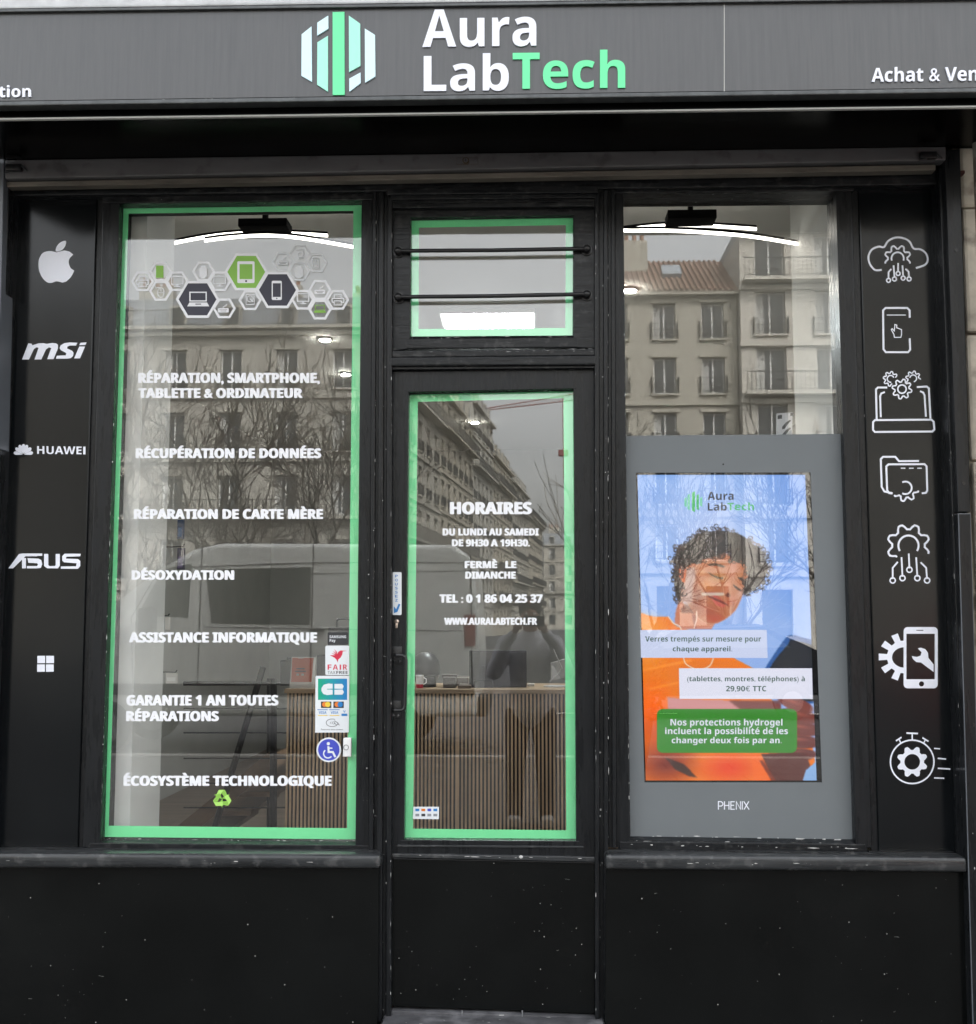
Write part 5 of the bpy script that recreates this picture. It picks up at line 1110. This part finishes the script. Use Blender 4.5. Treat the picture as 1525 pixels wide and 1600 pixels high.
# ------------------------------------------------------------------ across the street (seen mirrored in the glass)
WG = mat('window_dark_glass', (.06, .065, .065), .1); WF = mat('white_window_frame', (.62, .62, .60), .5); IRON = mat('balcony_iron', (.02, .02, .02), .5); CURT = mat('curtain', (.42, .42, .40), .9); ZINC = mat('zinc_roof', (.17, .185, .20), .5, noise=.15, nscale=1); TILE = mat('clay_tiles', (.18, .105, .075), .8, noise=.35, nscale=1.5)
def house(label, loc, rz, Wd, nb, floors, fh, h0, wallm, dep=9, ww=1.15, wh=1.95, balc=(), roof='zinc', trim=None, rail=True, x_off=None, cat='building'):
    t = empty('town_house', (0, 0, 0), 0, label, cat); trim = trim or wallm
    b = MB(); sp = Wd / nb; H = h0 + floors * fh
    xs = [(i + .5) * sp for i in range(nb)]
    th = .35
    # piers, then spandrels between the openings: a wall with real recesses
    edges = [0]
    for x in xs: edges += [x - ww / 2, x + ww / 2]
    edges.append(Wd)
    for i in range(0, len(edges), 2): b.box(edges[i], edges[i + 1], -th, 0, 0, H)
    for x in xs:
        zs = 0
        for f in range(floors + 1):
            z0 = (h0 - wh - .35 if h0 - wh - .35 > .4 else .5) if f == 0 else h0 + (f - 1) * fh + .55
            z0 = .9 if f == 0 else z0
            if zs < z0: b.box(x - ww / 2, x + ww / 2, -th, -.004, zs, z0)
            zs = z0 + (wh if f else h0 - 1.6)
        b.box(x - ww / 2, x + ww / 2, -th, -.004, zs, H)
    b.box(.01, Wd - .01, -dep, -th - .9, 0, H - .01)
    b.box(0, .3, -dep, -th - .001, 0, H); b.box(Wd - .3, Wd, -dep, -th - .001, 0, H)
    b.build('wall', wallm, t)
    b = MB()
    for f in range(floors + 1):
        z = h0 + f * fh + .05
        if f == 0 or f == floors or f % 2 == 1 or f in balc: b.box(-.05, Wd + .05, .003, .16 if f < floors else .42, z - .12, z + .1)
    for x in xs:
        for f in range(1, floors + 1):
            z0 = h0 + (f - 1) * fh + .55; b.box(x - ww / 2 - .14, x + ww / 2 + .14, .002, .10, z0 + wh + .03, z0 + wh + .2); b.box(x - ww / 2 - .1, x + ww / 2 + .1, .002, .14, z0 - .1, z0 - .02)
    b.build('cornice', trim, t)
    proto = None
    for i, x in enumerate(xs):
        for f in range(floors + 1):
            z0 = .9 if f == 0 else h0 + (f - 1) * fh + .55; hh = wh if f else h0 - 1.6
            if f == 0:
                c = MB(); c.box(x - ww / 2, x + ww / 2, -.34, -.30, z0, z0 + hh); c.build('window', WG, t); continue
            if proto is None:
                c = MB(); c.box(-ww / 2, ww / 2, -.33, -.30, 0, wh, 0)
                for q in (-ww / 2, -.04, ww / 2 - .08): c.box(q, q + .08, -.30, -.25, 0, wh, 1)
                c.box(-ww / 2, ww / 2, -.299, -.255, 0, .09, 1); c.box(-ww / 2, ww / 2, -.299, -.255, wh - .09, wh, 1)
                proto = c.build('window', [WG, WF], t); proto.location = (x, 0, z0); pm_ = proto.data
                c2 = MB(); c2.box(-ww / 2 + .08, -ww / 2 + .08 + ww * .26, -.298, -.285, .1, wh - .1, 0); cm = c2.build('curtain', CURT, proto); local(cm)
                c3 = MB()
                for q in range(3): c3.box(-ww / 2 - .12, ww / 2 + .12, .14, .17, .12 + q * .33, .15 + q * .33)
                for q in (0, 1): c3.box((-ww / 2 - .12) if q == 0 else ww / 2 + .09, (-ww / 2 - .09) if q == 0 else ww / 2 + .12, .0, .17, .05, .88)
                for q in range(9): c3.box(-ww / 2 - .1 + q * (ww + .2) / 8 - .008, -ww / 2 - .1 + q * (ww + .2) / 8 + .008, .15, .165, .1, .8)
                rm = c3.build('railing', IRON, proto); local(rm); rm.hide_render = False
            else:
                o = bpy.data.objects.new('window', pm_); scene.collection.objects.link(o); o.parent = t; o.location = (x, 0, z0)
                if (i * 7 + f * 3) % 5 < 3:
                    q = bpy.data.objects.new('curtain', cm.data); scene.collection.objects.link(q); q.parent = o
                if rail and f not in balc:
                    q = bpy.data.objects.new('railing', rm.data); scene.collection.objects.link(q); q.parent = o
    for f in balc:
        z0 = h0 + (f - 1) * fh + .45; b = MB(); b.box(.1, Wd - .1, .02, .75, z0 - .18, z0); b.build('balcony', trim, t)
        b = MB(); b.box(.1, Wd - .1, .70, .74, z0 + .92, z0 + .97); b.box(.1, Wd - .1, .71, .73, z0 + .05, z0 + .08)
        n_ = int(Wd / .22)
        for k in range(n_): b.box(.12 + k * .22, .145 + k * .22, .71, .73, z0, z0 + .93)
        b.build('balcony_railing', IRON, t)
    b = MB()
    if roof == 'tile':
        b.hexa([(-.1, -.2, H + .1), (Wd + .1, -.2, H + .1), (Wd + .1, -dep / 2, H + 3.1), (-.1, -dep / 2, H + 3.1), (-.1, .45, H + .1), (Wd + .1, .45, H + .1), (Wd + .1, -dep / 2 + .1, H + 3.3), (-.1, -dep / 2 + .1, H + 3.3)])
        for k in range(int(Wd / .28)):
            x = k * .28; b.tube([(x + .1, .47, H + .14), (x + .1, -dep / 2 + .1, H + 3.34)], .085, 5)
        rf = b.build('roof', TILE, t)
        c = MB(); c.hexa([(Wd * .52, -1.7, H + 1.35), (Wd * .52 + 1.0, -1.7, H + 1.35), (Wd * .52 + 1.0, -2.6, H + 2.1), (Wd * .52, -2.6, H + 2.1), (Wd * .52, -1.5, H + 1.6), (Wd * .52 + 1.0, -1.5, H + 1.6), (Wd * .52 + 1.0, -2.4, H + 2.35), (Wd * .52, -2.4, H + 2.35)]); c.build('skylight', mat('skylight_glass', (.30, .33, .36), .1), rf)
    elif roof == 'zinc':
        b.hexa([(0, -1.0, H), (Wd, -1.0, H), (Wd, -1.9, H + 2.4), (0, -1.9, H + 2.4), (0, -.05, H + .1), (Wd, -.05, H + .1), (Wd, -.9, H + 2.5), (0, -.9, H + 2.5)]); b.hexa([(0, -dep, H), (Wd, -dep, H), (Wd, -dep, H + 3.0), (0, -dep, H + 3.0), (0, -1.901, H), (Wd, -1.901, H), (Wd, -1.901, H + 2.5), (0, -1.901, H + 2.5)])
        rf = b.build('roof', ZINC, t)
        c = MB()
        for x in xs[::1]: c.box(x - .5, x + .5, -.9, -.12, H + .4, H + 1.9, 0); c.box(x - .38, x + .38, -.12, -.10, H + .5, H + 1.75, 1)
        c.build('dormer', [wallm, WG], rf)
    else:
        b.box(0, Wd, -dep, -.1, H, H + .5); rf = b.build('roof', ZINC, t)
    c = MB()
    for k in range(max(1, int(Wd / 7))):
        x = 1.0 + k * 7.0 + (k % 2); zb2 = H + (2.4 if roof != 'flat' else .5); c.box(x, x + 2.2, -3.4, -2.9, H, zb2 + 1.5)
        for q in range(5): c.tube([(x + .25 + q * .42, -3.15, zb2 + 1.5), (x + .25 + q * .42, -3.15, zb2 + 2.1)], .12, 8, 1)
    c.build('chimney', [wallm, mat('terracotta_pots', (.26, .13, .08), .8)], rf)
    t.location = loc; t.rotation_euler = (0, 0, rz)
    return t
W1 = mat('grey_limestone_front', (.34, .325, .285), .9, noise=.22, nscale=.7, dirt=((.15, .13, .11), .5, .55, .6)); W2 = mat('beige_render', (.37, .35, .295), .9, noise=.08, nscale=.5); W3 = mat('cream_render', (.50, .475, .42), .9, noise=.08, nscale=.5); W4 = mat('ochre_stone', (.34, .31, .25), .9, noise=.25, nscale=.6, dirt=((.15, .13, .11), .5, .55, .6)); W5 = mat('dull_stone', (.33, .31, .265), .9, noise=.25, nscale=.6)
# a front that faces the shop: local +y faces the shop (+y), x grows to the right
c0 = atr(577, 900, 66).x
house('long grey limestone apartment house facing the shop, left of the side street', (c0 - 30.0, -61.7, -.1), 0, 30.0, 9, 4, 3.75, 3.5, W1, 10, 1.25, 2.3, (2, 5), 'zinc')
house('pale stone apartment house at the far left, next to the grey limestone one', (c0 - 58.2, -61.5, -.1), 0, 28.0, 8, 4, 3.7, 3.6, W4, 10, 1.2, 2.2, (2,), 'zinc')
e0 = atr(928, 900, 58).x; e1 = atr(1161, 900, 58).x
house('low beige rendered house with a red tile roof facing the shop', (e0, -53.7, -.1), 0, e1 - e0 - .05, 3, 5, 2.85, 4.1, W2, 10, 1.15, 1.85, (), 'tile')
house('cream apartment house with a balcony terrace right of the tile roofed house', (e1, -52.9, -.1), 0, 15.0, 5, 6, 2.9, 3.9, W3, 10, 1.5, 2.2, (4, 6), 'flat')
house('ochre stone apartment house at the far right of the row', (e1 + 15.1, -53.2, -.1), 0, 24.0, 7, 5, 3.3, 3.8, W4, 10, 1.2, 2.1, (2, 5), 'zinc')
# houses along the side street, fronts facing right
ang = math.atan2(-1, .089); dirv = Vector((math.cos(ang), math.sin(ang)))
p = Vector((c0 + .3, -71.9))
for i, (Wd, fl, h0, wm, lab) in enumerate(((17, 5, 3.7, W5, 'first stone house along the left of the side street'), (19, 5, 3.9, W4, 'second stone house along the side street, with long balconies'), (16, 6, 3.2, W1, 'third, taller stone house along the side street'), (20, 5, 3.6, W4, 'fourth stone house along the side street'), (22, 5, 3.0, W5, 'fifth stone house along the side street'), (26, 4, 3.6, W4, 'farthest stone house down the side street'))):
    # local +y must face +x: rotate so that local x runs along dirv
    house(lab, (p.x, p.y, -.1), ang, Wd, max(4, int(Wd / 3)), fl, 3.35, h0, wm, 10, 1.25, 2.15, (2, 5) if i % 2 == 0 else (1, 2, 5), 'zinc')
    p = p + dirv * (Wd + .05)
house('distant pale house closing the far end of the side street', (2.0, -226, -.1), 0, 40, 12, 4, 3.3, 3.6, W5, 10, 1.2, 2.1, (2,), 'zinc')
# bare street trees
BARK = mat('bare_bark', (.13, .115, .095), .9, noise=.35, nscale=6)
def tree(label, x, y, h, seed, lean=0, z0=-.1, bud=620):
    rnd = random.Random(seed); t = empty('bare_tree', (0, 0, 0), 0, label, 'tree', 'bare street trees across the road'); 
    tr = MB(); cr = MB(); budget = [bud]
    q_ = [(Vector((0, 0, 0)), Vector((lean, 0, 1)).normalized(), h * .34, .15 * h / 10, 0)]
    while q_ and budget[0] > 0:
        p, d, L, r, lvl = q_.pop(0)
        n = 4 if lvl < 3 else 3; pts = [p]; rr = [r]; q = p.copy(); dd = d.copy()
        for i in range(n):
            dd = (dd + Vector((rnd.gauss(0, .14), rnd.gauss(0, .14), rnd.gauss(.05, .10)))).normalized(); q = q + dd * (L / n); pts.append(q.copy()); rr.append(max(.009, r * (1 - .5 * (i + 1) / n)))
        (tr if lvl == 0 else cr).tube(pts, rr, 8 if lvl == 0 else (5 if lvl < 3 else 3), 0, caps=False); budget[0] -= 1
        if lvl >= 6: continue
        for k in range((4, 4, 4, 4, 3, 3)[lvl]):
            i = rnd.randint(max(1, n - 2 - (lvl > 0)), n) if k else n
            sp_ = rnd.uniform(.35, .9) if k else rnd.uniform(.1, .4); a = rnd.uniform(0, 6.28); o_ = dd.orthogonal().normalized(); o_.rotate(Matrix.Rotation(a, 3, dd)); nd = (dd * math.cos(sp_) + o_ * math.sin(sp_) + Vector((0, 0, .12))).normalized()
            q_.append((pts[i].copy(), nd, L * rnd.uniform(.64, .88) * (.95 if lvl else .74), max(.009, rr[i] * rnd.uniform(.5, .74)), lvl + 1))
    tr.build('trunk', BARK, t, True); cr.build('crown', BARK, t, True); t.location = (x, y, z0); return t
for k, (px, D_, h, s, lab) in enumerate(((286, 24, 9.0, 3, 'bare street tree behind the front of the white van'), (380, 23, 8.6, 5, 'bare forked street tree behind the middle of the white van'), (452, 24.5, 9.2, 8, 'bare leaning street tree behind the sliding door of the white van'), (150, 22, 8.4, 21, 'bare street tree ahead of the nose of the white van'), (1148, 25, 6.4, 13, 'bare slim street tree before the beige rendered house'), (1010, 27, 6.6, 31, 'bare low street tree before the left edge of the beige house'), (1330, 24, 6.8, 17, 'bare street tree before the cream apartment house'), (965, 33, 9.5, 27, 'bare tall street tree at the corner of the side street'), (540, 31, 9, 45, 'bare street tree behind the rear of the white van'))):
    q = atr(px, 965, D_); tree(lab, q.x, q.y, h, s, .12 if k == 2 else .02, -.1, 220 if k in (4, 7) else 560)
# red tower crane far down the side street
t = empty('tower_crane', (0, 0, 0), 0, 'red tower crane far down the side street with a hook on its jib', 'crane'); RED = mat('crane_red', (.20, .05, .045), .5)
jb = atr(760, 641, 140); jc = atr(1010, 612, 140)
b = MB()
for dz in (0, 1.2): b.tube([(jb.x, jb.y, jb.z + dz * .2), (jc.x, jc.y, jc.z + dz)], .07, 5)
for i in range(26):
    a_ = jb.lerp(jc, i / 26); c_ = jb.lerp(jc, (i + .5) / 26); e_ = jb.lerp(jc, (i + 1) / 26); u = Vector((0, 0, .24 + .96 * (i + .5) / 26)); b.tube([a_, c_ + u, e_], .03, 4)
b.build('jib', RED, t)
b = MB()
for sx in (-.8, .8):
    for sy in (-.8, .8): b.tube([(jc.x + sx, jc.y + sy, 0), (jc.x + sx, jc.y + sy, jc.z + 5)], .12, 4)
for i in range(22): z = i * 1.6; b.tube([(jc.x - .8, jc.y + .8, z), (jc.x + .8, jc.y + .8, z + 1.6)], .07, 4)
b.build('mast', RED, t)
hk = atr(880, 708, 140); b = MB(); b.box(hk.x - .6, hk.x + .6, hk.y - .3, hk.y + .3, hk.z - .4, hk.z + .4, 0, .1); b.tube([(hk.x, hk.y, hk.z + 7.2), (hk.x, hk.y, hk.z - 3.2)], .06, 5); b.build('hook_block', RED, t)
# white panel van parked at the kerb, right way round for the mirror
V0 = 14.5 - 4.26; vy = -V0; van = empty('panel_van', (-3.4, vy - 1.0, -.13), 0, 'white high roofed panel van parked along the kerb', 'van')
VW = mat('van_white', (.66, .68, .66), .28, noise=.04, nscale=2, coat=.3); VGL = mat('van_glass', (.10, .11, .10), .12); RUB = mat('tyre_rubber', (.02, .02, .02), .8); SEAM = mat('van_seam', (.05, .05, .05), .6)
def vp(px, py): q = atr(px, py, 14.5); return (q.x, q.z)
prof = [(-.72, .35), (-.68, 1.1), (-.74, 2.15), (-.82, 2.38), (-1.02, 2.52), (-4.0, 2.545), (-4.35, 2.47), (-4.75, 2.24), (-5.35, 1.78), (-5.95, 1.38), (-6.15, 1.15), (-6.25, .8), (-6.22, .35)]
b = MB(); b.prism(prof, vy - 1.95, vy, 'y', 0, .09, 4); b.build('body', VW, van, True)
b = MB(); 
b.prism([vp(322, 890), vp(486, 886), vp(484, 976), vp(330, 974)], vy - .01, vy + .006, 'y', 0, .003, 1)
b.build('side_window', VGL, van)
b = MB(); b.prism([vp(254, 890), vp(300, 880), vp(294, 965), vp(214, 962)], vy - .01, vy + .005, 'y', 0, .003, 1); b.build('cab_window', VGL, van)
b = MB()
def seam(pts, r=.008): b.tube([(vp(*q)[0], vy + .001, vp(*q)[1]) for q in pts], r, 5)
seam([(490, 850), (484, 1085)]); seam([(316, 850), (308, 1085)]); seam([(252, 884), (205, 965), (208, 1090)]); seam([(180, 868 + 4), (180, 872)]) if False else None
seam([(300, 886), (490, 879), (740, 879)], .006); seam([(316, 900), (735, 892)], .004); seam([(320, 980), (735, 986)], .005); seam([(735, 850), (738, 1080)])
b.build('panel_seams', SEAM, van)
for q in ((496, 985), (300, 992)):
    b = MB(); x, z = vp(*q); b.box(x - .09, x + .09, vy + .004, vy + .035, z - .018, z + .018, 0, .008); b.build('door_handle', DARKPL, van)
b = MB(); b.prism([vp(724, 960), vp(742, 960), vp(743, 1010), vp(726, 1010)], vy - .1, vy + .008, 'y', 0, .004, 1); b.build('tail_light', mat('tail_light_red', (.26, .06, .05), .35), van)
b = MB(); b.prism([vp(190, 985), vp(214, 968), vp(218, 990), vp(196, 1006)], vy - .05, vy + .01, 'y', 0, .004, 1); b.build('headlight', mat('lamp_clear', (.5, .5, .5), .1), van)
b = MB(); b.prism([(-4.78, 2.24), (-5.33, 1.79), (-5.30, 1.75), (-4.74, 2.20)], vy - 1.8, vy - .12, 'y', 0); q = [( -4.79, 2.235), (-5.36, 1.795), (-5.34, 1.765), (-4.77, 2.2)]; b.prism(q, vy - 1.75, vy - .2, 'y', 0); b.build('windscreen', VGL, van)
b = MB(); x, z = vp(232, 985); b.box(x - .08, x + .12, vy + .02, vy + .2, z - .02, z + .28, 0, .03); b.build('side_mirror', DARKPL, van)
b = MB(); b.box(-6.1, -.75, vy - .02, vy + .014, .62, .76, 0, .006); b.build('rub_strip', SEAM, van)
b = MB(); b.box(-.74, -.60, vy - 1.9, vy - .05, .35, .6, 0, .03); b.box(-6.32, -6.1, vy - 1.9, vy - .05, .3, .62, 0, .04); b.build('bumper', SEAM, van)
for wx in (-5.45, -1.75):
    for wy in (vy - .04, vy - 1.91):
        b = MB(); b.tube([(wx, wy - .12, .21), (wx, wy + .06, .21)], .345, 28, 0); w_ = b.build('wheel', RUB, van, True)
        b = MB(); b.tube([(wx, wy - .10, .21), (wx, wy + .072, .21)], .21, 24, 0); b.build('rim', mat('steel_rim', (.35, .35, .36), .35, metal=.6), w_, True)
# dark parked car and a shrub planter behind the photographer's shoulder
car = empty('parked_car', (2.6, -16.5, -.13), 0, 'dark parked car right of the side street', 'car')
CB = mat('car_dark_paint', (.015, .016, .02), .2, coat=.5)
b = MB(); b.prism([(.9, .25), (.85, .75), (1.1, .98), (1.9, 1.06), (2.5, 1.45), (3.9, 1.5), (4.6, 1.1), (5.2, .95), (5.25, .3)], -17.4, -15.7, 'y', 0, .06, 3); b.build('body', CB, car, True)
b = MB(); b.prism([(2.05, 1.08), (2.55, 1.4), (3.85, 1.44), (4.4, 1.1)], -15.71, -15.69, 'y', 0); b.build('side_window', VGL, car)
for wx in (1.75, 4.4):
    b = MB(); b.tube([(wx, -15.85, .18), (wx, -15.66, .18)], .31, 24); w_ = b.build('wheel', RUB, car, True); b = MB(); b.tube([(wx, -15.8, .18), (wx, -15.65, .18)], .18, 20); b.build('rim', mat('grey_rim', (.25, .25, .26), .4, metal=.6), w_, True)
rc = bpy.data.objects
red = empty('parked_car', (9, -15.2, -.13), 0, 'red parked car at the right, beyond the kerb', 'car', None)
b = MB(); b.prism([(6.3, .25), (6.25, .8), (6.9, 1.0), (7.6, 1.45), (9.2, 1.5), (10.0, 1.08), (10.7, .95), (10.75, .3)], -17.0, -15.3, 'y', 0, .06, 3); b.build('body', mat('car_red_paint', (.42, .03, .03), .2, coat=.5), red, True)
b = MB(); b.prism([(7.1, 1.03), (7.7, 1.38), (9.1, 1.42), (9.7, 1.08)], -15.31, -15.29, 'y', 0); b.build('side_window', VGL, red)
for wx in (7.0, 9.9):
    b = MB(); b.tube([(wx, -15.45, .18), (wx, -15.26, .18)], .31, 24); w_ = b.build('wheel', RUB, red, True)
pl = empty('planter_shrub', (.95, -8.2, 0), 0, 'dark leafy shrub in a planter near the kerb', 'shrub'); rn = random.Random(3)
b = MB()
for k in range(1500):
    a = rn.uniform(0, 6.28); r_ = .40 * rn.random() ** .5; z = .5 + rn.random() * .95; c = Vector((.95 + r_ * math.cos(a) * (1.25 - .5 * abs(z - 1)), -8.2 + r_ * math.sin(a), z)); u = Vector((rn.gauss(0, 1), rn.gauss(0, 1), rn.gauss(0, 1))).normalized() * .045; v = u.orthogonal().normalized() * .022
    b.flat([c - u, c + v, c + u, c - v])
b.build('foliage', mat('dark_leaves', (.022, .04, .018), .6), pl); b = MB(); b.tube([(.95, -8.2, 0), (.95, -8.2, .5)], [.24, .32], 20, 0); b.build('pot', mat('planter_pot', (.05, .05, .05), .7), pl, True)
# street lamp / sign pole near the kerb
sp_ = empty('notice_board', (-1.0, -8.6, 0), 0, 'slim post with small notices near the kerb', 'sign'); 

# ------------------------------------------------------------------ the photographer, holding the phone behind the camera
SKIN = mat('skin', (.42, .24, .17), .5); HOOD = mat('grey_hoodie', (.60, .60, .64), .9, noise=.1, nscale=20); JEAN = mat('dark_jeans', (.035, .04, .055), .85, noise=.2, nscale=40); SHOE = mat('white_shoe', (.45, .45, .45), .6); HAIR = mat('dark_hair', (.02, .016, .013), .6)
per = empty('person', (-.03, -4.62, 0), 0, 'person in a grey hoodie holding a phone up in front of the face', 'person')
def skinned(name, chains, m, parent, vox=.009):
    """one continuous surface grown round connected chains of joints"""
    g = MB()
    for ch in chains:
        pts = [Vector(p) for p, r in ch]; rr = [r if isinstance(r, tuple) else (r, r) for p, r in ch]
        for (p, r), (q, t2) in zip(zip(pts, rr), zip(pts[1:], rr[1:])):
            n = max(2, int((q - p).length / .012))
            for i in range(n + 1):
                u = i / n; c = p.lerp(q, u); ra = r[0] + (t2[0] - r[0]) * u; rb = r[1] + (t2[1] - r[1]) * u
                g.ball(c, 1, 0, 2 if ra > .03 else 1, (ra, rb, min(ra, rb)))
    o = g.build(name, m, parent)
    mo = o.modifiers.new('r', 'REMESH'); mo.mode = 'VOXEL'; mo.voxel_size = vox; mo.use_smooth_shade = True
    sm_ = o.modifiers.new('s', 'SMOOTH'); sm_.factor = .5; sm_.iterations = 4 if vox > .007 else 2
    bpy.context.view_layer.update()
    nm = bpy.data.meshes.new_from_object(o.evaluated_get(bpy.context.evaluated_depsgraph_get())); old = o.data; o.modifiers.clear(); o.data = nm; bpy.data.meshes.remove(old)
    for p_ in nm.polygons: p_.use_smooth = True
    return o
px_, py_ = -.03, -4.66
pel = (px_, py_, .93); ch = (px_, py_ + .01, 1.27); nk = (px_, py_ + .02, 1.44)
def arm(s): return [(ch, (.135, .10)), ((px_ + s * .17, py_ + .01, 1.37), .062), ((px_ + s * .27, py_ + .10, 1.17), .046), ((px_ + s * .17, py_ + .235, 1.40), .032), ((px_ + s * .105, py_ + .30, 1.485), .027)]
def leg(s): return [(pel, (.14, .10)), ((px_ + s * .10, py_, .84), .085), ((px_ + s * .115, py_ + .02, .47), .058), ((px_ + s * .125, py_ - .02, .09), .042)]
skull = [(nk, .055), ((px_, py_ + .03, 1.52), (.062, .072)), ((px_, py_ + .035, 1.59), (.076, .092)), ((px_, py_ + .03, 1.67), (.066, .082))]
hands = []
for s in (-1, 1):
    wr = (px_ + s * .105, py_ + .30, 1.485); pm2 = (px_ + s * .098, py_ + .335, 1.515)
    hands.append([(wr, .027), (pm2, (.036, .018))])
    for k, (dz, ln) in enumerate(((.036, .030), (.014, .034), (-.008, .030), (-.028, .024))): hands.append([(pm2, (.036, .018)), ((px_ + s * .088, py_ + .352, 1.515 + dz), .0095), ((px_ + s * (.088 - ln), py_ + .356, 1.517 + dz), .008)])
    hands.append([(pm2, (.036, .018)), ((px_ + s * .085, py_ + .325, 1.49), .011), ((px_ + s * .060, py_ + .322, 1.50), .009)])
skinned('body', [[(pel, (.14, .10)), ((px_, py_, 1.08), (.125, .095)), (ch, (.135, .10)), (nk, .055)]] + [skull] + [arm(-1), arm(1), leg(-1), leg(1)] + hands, SKIN, per)
skinned('hoodie', [[((px_, py_, .86), (.185, .14)), ((px_, py_, 1.08), (.165, .13)), (ch, (.175, .13)), ((px_, py_ + .01, 1.43), .085)]] + [[(ch, (.175, .13)), ((px_ + s * .18, py_ + .01, 1.37), .082), ((px_ + s * .275, py_ + .10, 1.165), .066), ((px_ + s * .175, py_ + .23, 1.395), .045), ((px_ + s * .125, py_ + .275, 1.45), .040)] for s in (-1, 1)], HOOD, per)
skinned('trousers', [[((px_, py_, .96), (.15, .115)), (pel, (.155, .115)), ((px_ + s * .10, py_, .82), .105), ((px_ + s * .115, py_ + .02, .47), .078), ((px_ + s * .125, py_ - .02, .07), .066)] for s in (-1, 1)], JEAN, per)
b = MB(); b.ball((px_, py_ + .012, 1.645), .103, 0, 3, (.88, 1.0, .95)); b.build('hair', HAIR, per, True)
for s in (-1, 1):
    b = MB(); b.box(px_ + s * .125 - .048, px_ + s * .125 + .048, py_ - .10, py_ + .17, .003, .085, 0, .03, 3); b.build('shoe', SHOE, per, True)
b = MB()
for s in (-1, 1): b.ball((px_ + s * .031, py_ + .118, 1.605), .012, 0, 2)
b.build('eyes', VWHITE, per); b = MB(); b.prism([(-.012, 0), (.012, 0), (0, .045)], 0, .02, 'y'); bmesh.ops.translate(b.bm, verts=b.bm.verts[:], vec=(px_, py_ + .115, 1.57)); b.build('nose', SKIN, per)
b = MB(); b.box(-.078, .078, -4.30, -4.291, 1.512, 1.588, 0, .004); 
tag(b.build('mobile_phone', BLACKM), 'black phone held sideways in both hands of the photographer', 'phone')
bpy.data.objects.remove(sp_)
